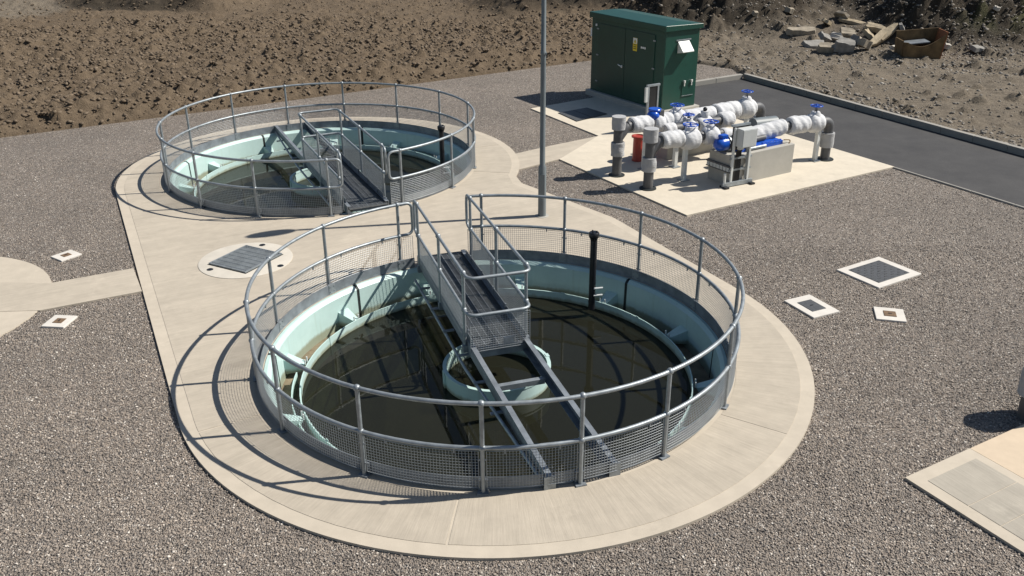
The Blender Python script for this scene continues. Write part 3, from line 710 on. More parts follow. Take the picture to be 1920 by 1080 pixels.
for i in range(3): MB().box((dm-.83+i*.07, .026, 1.62), (.045, .012, .05)).build('label_plate', 'sign_w', K)
MB().box((KL-.22, .012, 1.95), (.05, .03, .06)).build('label_plate', 'sign_w', K)
MB().box((KL+.03, -.05, 1.72), (.06, .10, .22)).build('vent_grille', 'kiosk_vent', K)
# end face (x = 0, facing the road)
cw = MB().add([(-.004, -.42, 1.86), (-.004, -.80, 1.86), (-.22, -.80, 1.62), (-.22, -.42, 1.62), (-.004, -.42, 1.56), (-.004, -.80, 1.56), (-.22, -.80, 1.60), (-.22, -.42, 1.60)],
              [(0, 1, 2, 3), (7, 6, 5, 4), (0, 3, 7, 4), (1, 5, 6, 2), (3, 2, 6, 7), (0, 4, 5, 1)]).build('vent_cowl', 'kiosk_vent', K, None, .004)
MB().box((-.008, -.61, 1.885), (.02, .50, .03)).build('cowl_rail', 'galv', K)
ht_ = MB().box((-.006, -.86, .62), (.016, .40, .40)).build('hatch', 'green_d', K, None, .004)
MB().box((-.018, -.86, .425), (.012, .40, .012)).build('hatch_edge', 'galv', ht_)
for y in (-.72, -.97): MB().box((-.035, y, .80), (.05, .035, .06)).tube([(-.035, y, .78), (-.035, y, .68)], .016, 8).build('hatch_knob', 'sign_w', ht_, None, .003)

# ---------------------------------------------------------------- pipework
def noise_ring(i, j, seed): return random.Random(i*131+j*17+seed*7919).uniform(-1, 1)
def lagging(parent, p, q, r, seed, bulge=.0, n=20, taper=(1, 1), name='lagging', tie=True, mat='lag', fold=1.0):
    """wrapped insulation jacket: a lumpy sleeve with tied, pinched ends"""
    p, q = Vector(p), Vector(q); d = q-p; L = d.length; k = max(6, int(L/.02)); x = d.normalized()
    u = x.cross(Vector((0, 0, 1)));
    if u.length < .1: u = x.cross(Vector((1, 0, 0)))
    u.normalize(); w2 = x.cross(u); vs = []; rd = random.Random(seed)
    ph = [rd.uniform(0, 6.28) for _ in range(6)]
    for i in range(k+1):
        t = i/k; e = min(t, 1-t)*L; pin = 1-.13*math.exp(-(e/.02)**2) if tie else 1
        base = r*(taper[0]+(taper[1]-taper[0])*t)*(1+bulge*math.sin(math.pi*t))*pin
        for j in range(n):
            th = 2*math.pi*j/n
            f = 1+fold*(.03*math.sin(2*th+ph[0]+5*t)+.085*abs(math.sin(t*L*13+1.3*math.sin(th+ph[3])+ph[1]))+.05*abs(math.sin(t*L*21-1.5*th+ph[2]))-.05)+.006*rd.uniform(-1, 1)
            vs.append(p+d*t+(u*math.cos(th)+w2*math.sin(th))*base*f)
    fs = [(i*n+j, i*n+(j+1) % n, (i+1)*n+(j+1) % n, (i+1)*n+j) for i in range(k) for j in range(n)]+[tuple(range(n))[::-1], tuple(k*n+j for j in range(n))]
    o = MB().add(vs, fs).build(name, mat, parent, 38)
    if tie:
        for t in (.03, .97):
            c_ = p+d*t; MB().lathe([(r*.80, -.008), (r*.80, .008), (r*.74, .008), (r*.74, -.008)], 14, c_, closed_prof=True, axis=Matrix((u, w2, x)).transposed()).build('tie_band', 'pipe', o, 40)
    return o
def handwheel(parent, c, r, seed=0, tilt=(0, 0)):
    o = MB()
    ax = Matrix.Rotation(tilt[0], 3, 'X')@Matrix.Rotation(tilt[1], 3, 'Y'); c = Vector(c)
    o.tube([c+ax@Vector((r*math.cos(a), r*math.sin(a), 0)) for a in [2*math.pi*i/20 for i in range(20)]], .0125, 7, closed=True)
    h = o.build('handwheel', 'blue', parent, 60)
    s = MB()
    for i in range(4): a = math.pi/2*i+.4+seed; s.tube([c, c+ax@Vector((r*math.cos(a), r*math.sin(a), 0))], .009, 6)
    s.ball(c, .026, 8); s.tube([c+ax@Vector((0, 0, .02)), c+ax@Vector((0, 0, .05))], .014, 6).build('spokes', 'blue', h, 50)
    return h
def valve(parent, c, d, r, seed, wheel=.14, stem=.36, lean=None):
    """lagged gate valve: bulged jacket on the line, jacketed bonnet, yoke and handwheel"""
    c = Vector(c); d = Vector(d).normalized(); v = lagging(parent, c-d*r*1.15, c+d*r*1.15, r, seed, .22, name='valve_jacket')
    up = Vector((0, 0, 1)) if lean is None else Vector(lean).normalized()
    lagging(v, c+up*r*.5, c+up*r*1.5, r*.72, seed+1, .05, taper=(1.15, .7), name='bonnet_jacket', tie=False)
    top = c+up*stem
    MB().bar(c+up*r*1.3+d*.035, top-up*.05+d*.02, .016, .02).bar(c+up*r*1.3-d*.035, top-up*.05-d*.02, .016, .02).tube([c+up*r*1.2, top], .011, 8).build('yoke', 'pipe', v)
    handwheel(v, top, wheel, seed)
    return v
class Line:
    def __init__(s, a, b): s.a = Vector(a); s.b = Vector(b); s.d = (s.b-s.a).normalized(); s.L = (s.b-s.a).length
    def at(s, px):
        lo, hi = -1.0, s.L+1.0
        for _ in range(40):
            mid_ = (lo+hi)/2
            if PX(s.a+s.d*mid_)[0] < px: lo = mid_
            else: hi = mid_
        return s.a+s.d*lo
PIPE_R = .102
def standpipe(parent, base, h, tee_z, dirv, seed, flag):
    b = Vector(base)
    MB().tube([b+Vector((0, 0, -.05)), b+Vector((0, 0, h-.05))], PIPE_R, 20).build('standpipe', 'pipe', parent, 50)
    lagging(parent, b+Vector((0, 0, h-.27)), b+Vector((0, 0, h)), PIPE_R*1.36, seed, .0, n=22, taper=(1, 1.06), tie=False, mat='lag_g', fold=.35)
    lagging(parent, b+Vector((0, 0, tee_z-.58)), b+Vector((0, 0, tee_z-.30)), PIPE_R*1.34, seed+1, .03, n=22, tie=False, mat='lag_g', fold=.6)
    q = b+Vector((0, 0, tee_z)); dv = Vector(dirv)
    MB().tube(fillet([b+Vector((0, 0, tee_z-.22)), q+dv*.20, q+dv*.55], .14, 6), PIPE_R*.98, 18).build('branch', 'pipe', parent, 50)
    MB().lathe([(PIPE_R*1.7, -.006), (PIPE_R*1.7, .012), (PIPE_R, .012)], 20, b+Vector((0, 0, 0))).build('floor_collar', 'joint', parent, 40)
def support(parent, p, top, name='support_leg'):
    p = Vector(p); m = MB().box((p.x, p.y, top/2), (.085, .085, top), R(30)); o = m.build(name, 'white_p', parent, None, .004)
    MB().box((p.x, p.y, .006), (.19, .19, .014), R(30)).build('foot_plate', 'galv', o)
    return o
def drop(parent, line_end, d, base, z, seed):
    e = Vector(line_end); b = Vector(base); b = Vector((b.x, b.y, 0))
    MB().tube(fillet([e-d*.30, Vector((b.x, b.y, e.z)), Vector((b.x, b.y, e.z-.34))], .19, 8), PIPE_R*1.04, 20).build('elbow', 'pipe', parent, 50)
    MB().tube([(b.x, b.y, e.z-.3), (b.x, b.y, -.05)], PIPE_R, 20).build('standpipe', 'pipe', parent, 50)
    lagging(parent, (b.x, b.y, e.z-.58), (b.x, b.y, e.z-.26), PIPE_R*1.42, seed, .0, n=22, tie=False, mat='lag_g', fold=.3)
    MB().lathe([(PIPE_R*1.9, -.006), (PIPE_R*1.9, .012), (PIPE_R, .012)], 20, (b.x, b.y, 0)).build('floor_collar', 'joint', parent, 40)

# front line, from the standpipe nearest the slab corner to the drop by the road
P2 = G(1214.6, 353); P3 = G(1545.8, 298)
zA0, zA1 = .97, .86
LA = Line((P2.x, P2.y, zA0), (P3.x, P3.y, zA1))
A = empty('lagged_pipeline', 'front lagged pipeline over concrete block, valve with blue wheel by the road', 'pipework', (0, 0, 0), 0, 'lagged sewage pipelines')
standpipe(A, (P2.x, P2.y, 0), 1.24, zA0-.02, LA.d, 11, 0)
for q0, q1 in ((1238, 1352), (1462, 1535)): MB().tube([LA.at(q0), LA.at(q1)], PIPE_R*.96, 18).build('line_pipe', 'pipe', A, 50)
lagging(A, LA.at(1352)-Vector((0, 0, .02)), LA.at(1404)-Vector((0, 0, .15)), .14, 28, .03)
lagging(A, LA.at(1400)-Vector((0, 0, .15)), LA.at(1469)+Vector((0, 0, .0)), .168, 24, .03)
for x0, x1, r, s in ((1240, 1278, .163, 21), (1312, 1316, .13, 23), (1479, 1512, .178, 26)):
    if s == 23: continue
    lagging(A, LA.at(x0), LA.at(x1), r, s, .04)
valve(A, LA.at(1293)-Vector((0, 0, .04)), LA.d, .172, 31, .15, .30)
valve(A, LA.at(1331)-Vector((0, 0, .01)), LA.d, .15, 33, .15, .29)
valve(A, LA.at(1527), LA.d, .165, 35, .125, .37)
drop(A, LA.at(1545), LA.d, P3, zA1, 27)
s1 = G(1281, 337); support(A, s1, zA0-.24); s2 = G(1527, 301); support(A, s2, zA1-.17)
MB().tube(fillet([G(1470, 262, .72), G(1483, 262, .66), G(1478, 272, .6), G(1467, 268, .62)], .05), .012, 6).build('hose', 'rust', A, 50)

# concrete blocks
def block(label, a, b, wd, h):
    a, b = Vector((a[0], a[1], 0)), Vector((b[0], b[1], 0)); d = (b-a).normalized(); nr = Vector((-d.y, d.x, 0)); c_ = (a+b)/2+nr*wd/2
    o = MB().box((c_.x, c_.y, h/2-.01), ((b-a).length, wd, h+.02), math.atan2(d.y, d.x)).build('concrete_block', 'conc_blk', None, None, .014); tag(o, label, 'block', 'pump blocks'); return d, nr
bd, bn = block('cast concrete block under the front pump, steel strap around it', G2(1368, 349), G2(1484, 322), .66, .62)
block('cast concrete block under the rear pump behind the red drum', G2(1250, 300), (G2(1250, 300)[0]+bd.x*1.8, G2(1250, 300)[1]+bd.y*1.8), .66, .46)
# front pump on its block: blue motor ball, blue bed, flange, cylinder
pm = empty('pump', 'blue pump with domed motor on the front concrete block', 'pump', tuple(G(1366, 349)), math.atan2(bd.y, bd.x), 'pumps on concrete blocks')
def pump_parts(pm, hz, lenb=1.35):
    MB().box((.95, .25, hz+.045), (lenb*.9, .30, .09)).build('bed_frame', 'blue', pm, None, .008)
    MB().box((1.25, .13, hz+.06), (.55, .035, .11)).build('bed_rail', 'blue', pm, None, .006)
    MB().tube([(.48, .10, hz+.045), (1.05, .10, hz+.045)], .036, 10).build('drain_tube', 'galv', pm, 50)
    MB().lathe([(0, -.16), (.07, -.15), (.125, -.09), (.135, 0), (.135, .12), (.10, .13)], 18, (-.02, .30, hz+.19), axis=Matrix(((0, 0, 1), (0, 1, 0), (-1, 0, 0)))).build('motor', 'blue', pm, 40)
    MB().box((.02, .30, hz+.35), (.17, .13, .07)).build('terminal_box', 'blue', pm, None, .01)
    MB().lathe([(.16, 0), (.16, .03), (.09, .035), (.09, .22), (.15, .23), (.15, .26)], 18, (.12, .30, hz+.19), axis=Matrix(((0, 0, 1), (0, 1, 0), (-1, 0, 0)))).build('coupling', 'galv', pm, 40)
    MB().tube([(.3, .30, hz+.15), (1.2, .30, hz+.15)], .06, 16).build('stator', 'pipe', pm, 50)
pump_parts(pm, .62)
g_ = G(1250, 300)
pm2 = empty('pump', 'blue pump with domed motor on the rear concrete block', 'pump', (g_.x, g_.y, 0), math.atan2(bd.y, bd.x), 'pumps on concrete blocks')
pump_parts(pm2, .46)
# strap of pale plates around the front block's left end
st = empty('cable_tray', 'short pale slotted tray on the end of the front concrete block', 'tray', tuple(G(1368, 349)), math.atan2(bd.y, bd.x))
MB().box((-.03, .33, .40), (.05, .70, .035)).box((-.03, .33, .29), (.05, .70, .02)).build('rail', 'pipe', st)
for i in range(7): MB().box((-.045, .05+i*.095, .345), (.02, .075, .085)).build('slat', 'ctrl', st)

# rear line
P1 = G(1156, 328); B1 = G(1420, 200, .92)
zB0 = 1.03
LB = Line((P1.x, P1.y, zB0), (B1.x, B1.y, .92))
B = empty('lagged_pipeline', 'rear lagged pipeline in front of kiosk with blue wheel by asphalt', 'pipework', (0, 0, 0), 0, 'lagged sewage pipelines')
standpipe(B, (P1.x, P1.y, 0), 1.26, zB0-.02, LB.d, 51, 0)
MB().tube([LB.at(1176), LB.at(1412)], PIPE_R*.96, 18).build('line_pipe', 'pipe', B, 50)
for x0, x1, r, s in ((1183, 1219, .163, 52), (1238, 1256, .165, 54), (1284, 1337, .155, 55), (1340, 1382, .19, 57)):
    lagging(B, LB.at(x0), LB.at(x1), r, s, .05)
valve(B, LB.at(1268), LB.d, .165, 61, .145, .30)
valve(B, LB.at(1398), LB.d, .18, 63, .125, .39)
lagging(B, LB.at(1222)+Vector((0, 0, -.02)), LB.at(1240)+Vector((0, 0, -.02)), .185, 58, .1)
drop(B, LB.at(1420), LB.d, LB.at(1428), .92, 59)
s3 = LB.at(1402); support(B, (s3.x, s3.y, 0), .76); s3 = LB.at(1212); support(B, (s3.x, s3.y, 0), .86)
ac = LB.at(1225)+Vector((0, 0, .10)); aco = MB().ball(ac+Vector((-.02, -.05, .06)), .125, 14, (1.1, 1, .85)).build('actuator', 'blue', B, 60)
MB().lathe([(.13, -.03), (.14, -.02), (.14, .02), (.13, .03), (0, .035)], 16, ac+Vector((.02, .02, .16))).build('actuator_cover', 'blue', aco, 40)
MB().box(ac+Vector((.13, .03, .08)), (.12, .16, .18), .5).build('actuator_gearbox', 'pipe', aco, None, .01)
# cross-over line between the two
MA = G(1252, 243, .86); MBp = G(1366, 223, .86)
LM = Line(MA, MBp)
Cx = empty('lagged_pipeline', 'middle lagged pipeline between the front and rear lines', 'pipework', (0, 0, 0), 0, 'lagged sewage pipelines')
MB().tube([LM.at(1254), LM.at(1362)], PIPE_R*.96, 18).build('line_pipe', 'pipe', Cx, 50)
for x0, x1, r, s in ((1246, 1264, .125, 72), (1307, 1331, .145, 73), (1350, 1371, .165, 74)): lagging(Cx, LM.at(x0), LM.at(x1), r, s, .05)
valve(Cx, LM.at(1290)-Vector((0, 0, .05)), LM.d, .15, 75, .115, .30)
for x in (1270, 1345): q_ = LM.at(x); support(Cx, (q_.x, q_.y, 0), .74)
e_ = LM.at(1362); f_ = LB.at(1350)
MB().tube(fillet([LM.at(1355), e_, f_], .12), PIPE_R*.95, 16).build('elbow', 'pipe', Cx, 50)
lagging(Cx, LM.at(1320)+Vector((0, 0, .08)), LM.at(1320)+Vector((0, 0, .27)), .085, 77, .05, tie=False)
MB().ball(LM.at(1320)+Vector((0, 0, .31)), .05, 10).build('air_valve', 'black', Cx, 60)

# grey cylinder lying behind the front pump
gc = G(1438, 236, .9); o = MB().tube([gc+Vector((-.02, .16, .0))+LA.d*(-.30), gc+Vector((-.02, .16, 0))+LA.d*.30], .15, 20).build('cylinder_shell', 'column', None, 50)
gce = empty('pressure_vessel', 'plain blue grey cylinder lying behind the front lagged line', 'vessel'); o.parent = gce
MB().box((gc.x-.02, gc.y+.16, .37), (.14, .14, .74), R(27)).build('stand', 'galv', gce)

# red drum
rd_ = G(1196, 303)
rd0 = empty('red_drum', 'slim red plastic drum standing behind the standpipes', 'drum', (rd_.x, rd_.y+.1, 0))
MB().lathe([(0, 0), (.125, 0), (.13, .02), (.118, .05), (.112, .50), (.118, .52)], 20).build('barrel', 'red', rd0, 40)
MB().lathe([(.118, .52), (.155, .53), (.155, .56), (.12, .57), (.11, .55), (0, .545)], 20).build('rim', 'red', rd0, 40)

# control stand in front of the block
cA = G(1357, 352); cB = G(1405, 343); cd = (cB-cA).normalized(); cn = Vector((-cd.y, cd.x, 0))
CS = empty('control_stand', 'galvanised stand with pale grey control box and cables beside the front block', 'control stand', tuple(cA), math.atan2(cd.y, cd.x))
cw_ = (cB-cA).length
MB().box((cw_/2, 0, .055), (cw_+.1, .05, .09)).build('foot_rail', 'galv', CS, None, .004)
for x in (0.0, cw_): MB().box((x, -.02, .018), (.10, .20, .035)).build('foot', 'black', CS, None, .006)
MB().tube([(0, 0, .08), (0, 0, .30)], .026, 10).build('stub_post', 'white_p', CS, 50)
for x, h in ((.155, 1.17), (cw_-.09, 1.02)): MB().box((x, .0, .05+h/2), (.045, .045, h)).build('upright', 'white_p', CS, None, .004)
MB().box((.32, .03, 1.0), (.40, .02, .50)).build('back_board', 'black', CS)
MB().box((.30, .02, 1.265), (.46, .05, .04)).build('top_rail', 'galv', CS)
bx_ = MB().box((.37, -.10, 1.03), (.37, .20, .37)).build('control_box', 'ctrl', CS, None, .008)
MB().box((.37, -.203, 1.03), (.34, .008, .34)).build('lid', 'ctrl', bx_, None, .004)
MB().box((.28, -.06, .82), (.12, .08, .08)).build('junction_box', 'ctrl', CS, None, .006)
for i in range(6):
    x = .25+i*.028; MB().tube([(x+.05, -.02, .84), (x, .01+.005*i, .7), (x+.01*math.sin(i), .015, .4), (x-.02, .01, .1)], .012, 6).build('cable', 'black', CS, 50)
for i in range(3):
    x = cw_-.15+i*.02; MB().tube([(x-.06, -.02, .84), (x, .0, .7), (x, .01, .12)], .01, 6).build('cable', 'galv', CS, 50)
MB().bar((.10, .02, .58), (cw_, .02, .58), .03, .04).bar((.10, .02, .34), (cw_, .02, .34), .03, .04).build('strut', 'galv', CS)

# frame with a dark panel behind, by the kiosk corner
fA = G(1211, 247); FS = empty('panel_frame', 'galvanised frame holding a black board by the kiosk corner', 'frame', tuple(fA), math.atan2(bd.y, bd.x))
for x in (0, .30): MB().box((x, 0, .55), (.05, .05, 1.12)).build('upright', 'galv', FS, None, .004)
MB().box((.15, 0, 1.13), (.40, .055, .05)).build('top_rail', 'galv', FS, None, .004)
MB().box((.15, .0, .72), (.25, .02, .74)).build('board', 'black', FS)
MB().box((-.065, -.01, .92), (.07, .05, .36)).build('side_box', 'ctrl', FS, None, .004)
for x in (0, .30): MB().box((x, 0, .01), (.14, .14, .02)).build('foot_plate', 'galv', FS)

# lagged standpipe at the yard edge
rp_ = G(1933, 780); RP = empty('lagged_standpipe', 'dark standpipe with a grey lagging collar beside the corner slab', 'pipe', (rp_.x, rp_.y, 0))
MB().tube([(0, 0, -.08), (0, 0, .52)], .15, 20).build('standpipe', 'pipe', RP, 50)
lagging(RP, (0, 0, .30), (0, 0, .62), .205, 91, .02, n=22, tie=False, mat='lag_g', fold=.4)
MB().tube(fillet([(0, 0, .45), (0, 0, .74), (.5, .1, .74)], .16), .14, 18).build('elbow', 'pipe', RP, 50)
lagging(RP, (.2, .04, .74), (.6, .12, .74), .18, 92, .03, n=20)

# ---------------------------------------------------------------- covers
def cover(px4, label, lid, inset, lid_mat, grid=False):
    pts = [G2(*q) for q in px4]; c_ = (sum(p[0] for p in pts)/4, sum(p[1] for p in pts)/4)
    e0 = Vector(pts[1])-Vector(pts[0]); e1 = Vector(pts[2])-Vector(pts[1])
    e3 = Vector(pts[2])-Vector(pts[3]); u = ((e0+e3)/2); a = (u.length); v = (e1+(Vector(pts[3])-Vector(pts[0])))/2; b = v.length; ang = math.atan2(u.y, u.x)
    root = empty('access_cover', label, 'cover', (c_[0], c_[1], 0), ang, 'small access covers in the gravel')
    s_ = MB().box((0, 0, GZ-.018), (a, b, .09)).build('surround', 'conc_w', root, None, .006)
    zt = GZ+.027
    o_ = MB().box((0, 0, zt+.001), (a*inset, b*inset, .012)).build(lid, lid_mat, root, None, .004)
    if grid:
        n = 9
        for i in range(n):
            for j in range(n):
                if (i+j) % 2 == 0: MB().box(((i/(n-1)-.5)*a*inset*.86, (j/(n-1)-.5)*b*inset*.86, zt+.009), (a*inset/n*.7, b*inset/n*.22, .006)).build('tread_bar', lid_mat, o_)
    MB().box((0, 0, zt+.0075), (.05, .02, .006)).build('lifting_slot', 'black', o_)
    COVERS.append([(p[0]*1.0, p[1]*1.0) for p in pts])
M['lid'] = mottled('cast_iron_lid', (.085, .088, .092), .3, 20, .55, .2)
M['lid_r'] = mottled('rusted_lid', (.15, .095, .055), .4, 20, .85)
cover([(96, 479), (133, 467), (153, 475), (113, 489)], 'small pale square cover near the round slab, behind the path', 'lid', .38, 'lid_r')
cover([(75, 611), (103, 590), (146, 590), (120, 612)], 'small pale square cover on the near side of the path to round slab', 'lid', .40, 'lid_r')
cover([(1568, 505), (1647, 480), (1729, 512), (1649, 538)], 'large square cover with dark chequered lid in the gravel', 'lid', .72, 'lid', True)
cover([(1469, 562), (1519, 551), (1574, 582), (1527, 595)], 'medium white framed cover with plain dark lid beside the apron', 'lid', .52, 'lid')
cover([(1641, 574), (1697, 579), (1697, 602), (1640, 596)], 'small white cover with rusty lid beside the large chequered cover', 'lid', .42, 'lid_r')
DPc = [G2(*q) for q in ((1046, 212), (1100, 202), (1139, 214), (1081, 228))]
DP = empty('pit_cover', 'dark chequer plate pit cover in the slab beside the kiosk doors', 'cover')
MB().prism(DPc, -.002, .006).build('frame', 'joint', DP)
_c = Vector((sum(p[0] for p in DPc)/4, sum(p[1] for p in DPc)/4))
for q0, q1 in ((0, .5), (.5, 1)):
    lerp = lambda a, b, t: tuple(Vector(a)*(1-t)+Vector(b)*t)
    pl = [lerp(DPc[0], DPc[1], q0), lerp(DPc[0], DPc[1], q1), lerp(DPc[3], DPc[2], q1), lerp(DPc[3], DPc[2], q0)]
    cc = sum((Vector(p) for p in pl), Vector((0, 0)))/4; MB().prism([tuple(cc+(Vector(p)-cc)*.955) for p in pl], .004, .014).build('cover_plate', 'lid', DP)
# drain with bar grating in the apron
dc = (-4.44, 13.95)
DR = empty('round_drain', 'round concrete manhole slab with square steel bar grating in apron', 'drain', (dc[0], dc[1], 0))
MB().lathe([(.765, .004), (.765, .012), (.74, .016), (0, .016)], 64).build('slab_ring', 'conc_ring', DR, 40)
ga = math.atan2(14.59-13.78, -4.53+4.96); gw, gh = .86, .78
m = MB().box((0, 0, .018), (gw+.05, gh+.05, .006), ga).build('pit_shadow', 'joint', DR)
fr_ = MB(); ro = Matrix.Rotation(ga, 3, 'Z')
for s in (-1, 1): fr_.box(ro@Vector((s*gw/2, 0, .03)), (.02, gh+.02, .03), ga).box(ro@Vector((0, s*gh/2, .03)), (gw-.02, .02, .03), ga)
fr_.build('grating_frame', 'galv', DR)
for i in range(22):
    t_g = -gh/2+.02+(gh-.04)*i/21; q_ = ro@Vector((0, t_g, .030)); MB().box(q_, (gw-.022, .011, .024), ga).build('grating_bar', 'galv', DR)
for i in range(7): q_ = ro@Vector(((i/6-.5)*(gw-.1), 0, .041)); MB().box(q_, (.007, gh-.03, .006), ga).build('cross_bar', 'galv', DR)
for px, py in ((492, 461), (526, 500), (394, 507)):
    g0 = G(px, py); MB().lathe([(.055, .017), (.05, .021), (0, .021)], 12, (g0.x-dc[0], g0.y-dc[1], 0)).build('lifting_hole', 'black', DR)

# ---------------------------------------------------------------- spoil and rubble at the back
def rock(m, c, r, seed):
    rd = random.Random(seed); n = 6
    b = MB().ball((0, 0, 0), 1, 6); s = Vector((rd.uniform(.6, 1.3), rd.uniform(.6, 1.2), rd.uniform(.35, .8)))*r; rot = Matrix.Rotation(rd.uniform(0, 6.3), 3, 'Z')@Matrix.Rotation(rd.uniform(-.5, .5), 3, 'X')
    vs = [Vector(c)+rot@Vector((v[0]*s.x, v[1]*s.y, v[2]*s.z))*rd.uniform(.8, 1.2) for v in b.v]; m.add(vs, b.f)
TPL = MB().ball((0, 0, 0), 1, 6)
def scatter(name, mat, x, y, r, sink, label, cat):
    n = len(x); T = np.array(TPL.v); k = len(T)
    ii = np.clip(np.searchsorted(gx, x), 0, nx-1); jj = np.clip(np.searchsorted(gy, y), 0, ny-1); z = Z[jj, ii]+r*sink
    sc = rng.uniform((.6, .6, .4), (1.3, 1.2, .85), (n, 3))*r[:, None]; a = rng.uniform(0, 6.28, n); b = rng.uniform(-.6, .6, n)
    V = T[None]*sc[:, None]*rng.uniform(.78, 1.22, (n, k, 1))
    y2 = V[..., 1]*np.cos(b)[:, None]-V[..., 2]*np.sin(b)[:, None]; z2 = V[..., 1]*np.sin(b)[:, None]+V[..., 2]*np.cos(b)[:, None]; x2 = V[..., 0]
    x3 = x2*np.cos(a)[:, None]-y2*np.sin(a)[:, None]; y3 = x2*np.sin(a)[:, None]+y2*np.cos(a)[:, None]
    V = np.stack([x3+x[:, None], y3+y[:, None], z2+z[:, None]], -1).reshape(-1, 3)
    Fq = [f for f in TPL.f]; me = bpy.data.meshes.new(name)
    tri = np.array([t for f in Fq for t in ([f] if len(f) == 3 else [(f[0], f[1], f[2]), (f[0], f[2], f[3])])])
    Fa = (tri[None]+(np.arange(n)*k)[:, None, None]).reshape(-1, 3)
    me.vertices.add(len(V)); me.vertices.foreach_set('co', V.astype(np.float32).ravel()); me.loops.add(Fa.size); me.loops.foreach_set('vertex_index', Fa.astype(np.int32).ravel())
    me.polygons.add(len(Fa)); me.polygons.foreach_set('loop_start', np.arange(len(Fa), dtype=np.int32)*3); me.update(calc_edges=True); me.materials.append(M[mat])
    tag(put(name, me), label, cat, kind='stuff')
def cand(n, xr, yr): return rng.uniform(*xr, n), rng.uniform(*yr, n)
x, y = cand(80000, (5, 27), (19.5, 46)); dk = seg_dist(x, y, kerb_in[1], kerb_end); ii = np.clip(np.searchsorted(gx, x), 0, nx-1); jj = np.clip(np.searchsorted(gy, y), 0, ny-1)
band = np.exp(-((x-(15.5+(y-31)*.6))/5)**2)*np.exp(-((y-31.5)/2.2)**2)
ok = ~pip(x, y, gravel_poly) & ~pip(x, y, road_poly) & (dk > .22) & (rng.random(len(x)) < np.where(dk < 1.3, .8, .22+.7*band+.5*mound[jj, ii]))
x, y = x[ok], y[ok]; scatter('scattered_stones', 'rock', x, y, .013+.06*rng.random(len(x))**4, .05, 'scattered stones on the made ground beyond the kerb', 'stones')
x, y = cand(62000, (-27, 8), (20.5, 48)); ii = np.clip(np.searchsorted(gx, x), 0, nx-1); jj = np.clip(np.searchsorted(gy, y), 0, ny-1)
ok = ~pip(x, y, gravel_poly) & (rng.random(len(x)) < np.clip(rough[jj, ii]*1.1-.1, .05, 1)); x, y = x[ok], y[ok]
scatter('soil_clods', 'clod', x, y, .018+.062*rng.random(len(x))**2.6, .2, 'loose clods over the dug brown soil', 'soil')

def slabrock(px, py, L, W_, T, rz, tilt, mat, label, dz=0, cat='slab', name='rubble_piece'):
    rd = random.Random(int(px*7+py)); g0 = GT(px, py+4); z = g0.z; L *= 1.2; W_ *= 1.25; T *= 1.3
    k = MB(); nn = 11; pl = []
    for i in range(nn):
        a_ = 2*math.pi*i/nn; cx_, cy_ = math.cos(a_), math.sin(a_); e_ = 1/max(abs(cx_), abs(cy_))*rd.uniform(.78, 1.04); pl.append((cx_*e_*L/2, cy_*e_*W_/2))
    k.prism(pl, -T/2, T/2); k.v = [(x*(1+(z > 0)*rd.uniform(-.14, .02)), y*(1+(z > 0)*rd.uniform(-.2, .02)), z+rd.uniform(-.16, .16)*T) for x, y, z in k.v]; rot = Matrix.Rotation(rz, 3, 'Z')@Matrix.Rotation(tilt[0], 3, 'X')@Matrix.Rotation(tilt[1], 3, 'Y')
    vs = [rot@Vector(v) for v in k.v]; lo = min(v.z for v in vs); k.v = [tuple(v-Vector((0, 0, lo))) for v in vs]
    o = k.build(name, mat, None, None, .012); o.location = (g0.x, g0.y, z-.05+dz); tag(o, label, cat, 'rubble by the spoil heap')
SL = [(1500, 60, .95, .35, .16, .05, (.35, .0), 'rubble_c', 'long pale concrete lump lying alone left of the rubble'),
      (1577, 33, .62, .30, .10, 1.9, (.9, .1), 'rubble_c', 'pale slab standing tilted on the slope above the rubble'),
      (1550, 45, .75, .25, .10, .9, (.3, .3), 'timber', 'weathered timber leaning beside the tilted slab'),
      (1598, 42, .95, .22, .09, -.55, (.2, .15), 'timber', 'thin weathered plank below the tilted slab'),
      (1588, 66, .55, .42, .12, -.3, (.45, .1), 'rubble_c', 'square pale slab on top of the rubble'),
      (1567, 72, .42, .24, .12, -.9, (.8, .2), 'rubble_w', 'small white broken block in the rubble'),
      (1527, 86, .80, .42, .12, .35, (.25, .0), 'rubble_g', 'flat grey slab at the foot of the rubble'),
      (1556, 92, .85, .34, .16, -.2, (.3, .0), 'rubble_c', 'long pale block at the foot of the rubble'),
      (1583, 92, .60, .42, .26, -.35, (.25, .15), 'rubble_g', 'grey boulder like block at the foot of the rubble'),
      (1630, 72, .50, .45, .10, .9, (.7, .1), 'timber', 'broken board leaning in the rubble'),
      (1645, 80, 1.0, .22, .09, 1.0, (.5, -.5), 'timber', 'splintered timber leaning beside the rusty trough'),
      (1655, 78, 1.15, .26, .10, .8, (.5, -.6), 'timber', 'thick splintered timber propped beside the rusty trough'),
      (1663, 72, .9, .2, .09, .7, (.4, -.55), 'timber', 'short splintered timber nearest to the rusty trough'),
      (1682, 92, .55, .22, .12, .3, (.3, .1), 'rubble_w', 'white lump in the shadow of the rusty trough'),
      (1690, 64, .45, .40, .09, 1.2, (1.1, 0), 'rubble_g', 'thin dark sheet on edge behind the rusty trough'),
      (1762, 66, .42, .14, .10, .2, (.2, .1), 'rubble_w', 'small white block behind the rusty trough'),
      (1830, 96, .5, .3, .12, .4, (.2, .1), 'rubble_g', 'grey slab lying in the stones beyond the trough')]
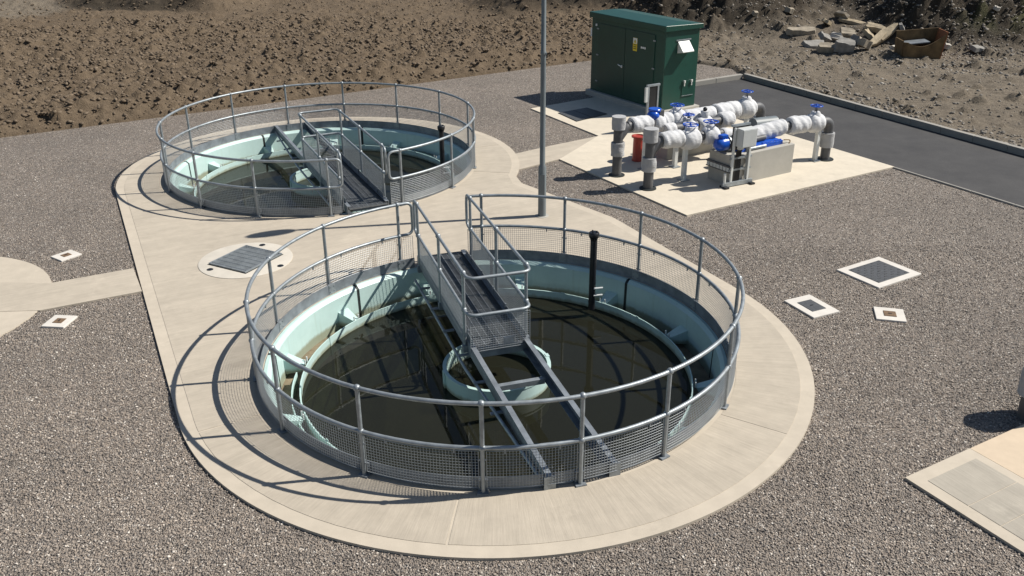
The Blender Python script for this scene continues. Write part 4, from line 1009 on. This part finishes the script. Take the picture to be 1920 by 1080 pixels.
SL += [(1606, 78, .6, .4, .14, 1.2, (.5, .2), 'rubble_g', 'dark grey chunk in the middle of the rubble'), (1618, 90, .5, .38, .2, .5, (.2, .3), 'rubble_c', 'pale chunk at the foot of the rubble beside the boards'),
       (1545, 78, .45, .3, .14, .2, (.5, .5), 'rubble_g', 'small grey chunk behind the flat grey slab'), (1640, 58, .7, .3, .12, -.4, (.4, .2), 'timber', 'short board above the splintered timbers'),
       (1480, 22, .32, .22, .14, .7, (.3, .2), 'rubble_c', 'pale boulder on the dark spoil heap'), (1415, 26, .24, .18, .12, .4, (.3, .2), 'rubble_c', 'small pale boulder on the dark spoil heap above the kiosk roof'),
       (1775, 88, .2, .16, .12, .3, (.3, .2), 'rubble_w', 'white lump among stones beside the rusty trough end'), (1868, 16, .22, .15, .1, .3, (.3, .2), 'rubble_w', 'white scrap high on the brown spoil heap')]
for a in SL: slabrock(*a)
# rusty trough with a scooped top
tg = GT(1722, 104); tz = tg.z
TR = empty('rusty_trough', 'rusty brown steel trough with a scooped open top among the rubble', 'trough', (tg.x, tg.y, tz-.06), R(-4))
M['rust_r'] = mottled('red_rust', (.27, .10, .04), .4, 5, .85)
W2, D2, H2_ = .66, .42, .80
fp = [(-W2, .10), (-W2+.12, 0), (W2-.1, 0), (W2, .86)]+[(W2-1.32*t, .86-.44*math.sin(math.pi*min(1, t*1.02)*.8)*1.0) for t in [i/12 for i in range(1, 12)]]+[(-W2-.05, .56)]
def plate(prof, y, th):
    kk = MB(); n = len(prof); kk.v = [(x, y-th/2, z) for x, z in prof]+[(x, y+th/2, z) for x, z in prof]
    kk.f = [(i, (i+1) % n, n+(i+1) % n, n+i) for i in range(n)]
    for t in tessellate_polygon([[Vector((x, z, 0)) for x, z in prof]]): kk.f += [tuple(t), tuple(i+n for i in t[::-1])]
    return kk
plate(fp, -D2, .03).build('front_plate', 'rust', TR)
plate([(-W2, .10), (-W2+.12, 0), (W2-.1, 0), (W2, .92), (-W2-.05, .80)], D2, .03).build('back_plate', 'rust', TR)
MB().bar((W2-.1, 0, 0), (W2+.01, 0, .90), 2*D2+.05, .03, (1, 0, 0)).build('end_plate', 'rust_r', TR)
MB().bar((-W2-.02, 0, .1), (-W2-.05, 0, .6), 2*D2-.04, .03, (1, 0, 0)).build('end_plate', 'rust', TR)
MB().box((0, 0, .20), (2*W2-.1, 2*D2-.04, .03)).build('bottom_plate', 'rust', TR)
MB().box((-.15, .05, .50), (.75, .6, .03), rot=Matrix.Rotation(R(-6), 3, 'Y')).build('loose_sheet', 'galv_d', TR)

add_gravel()
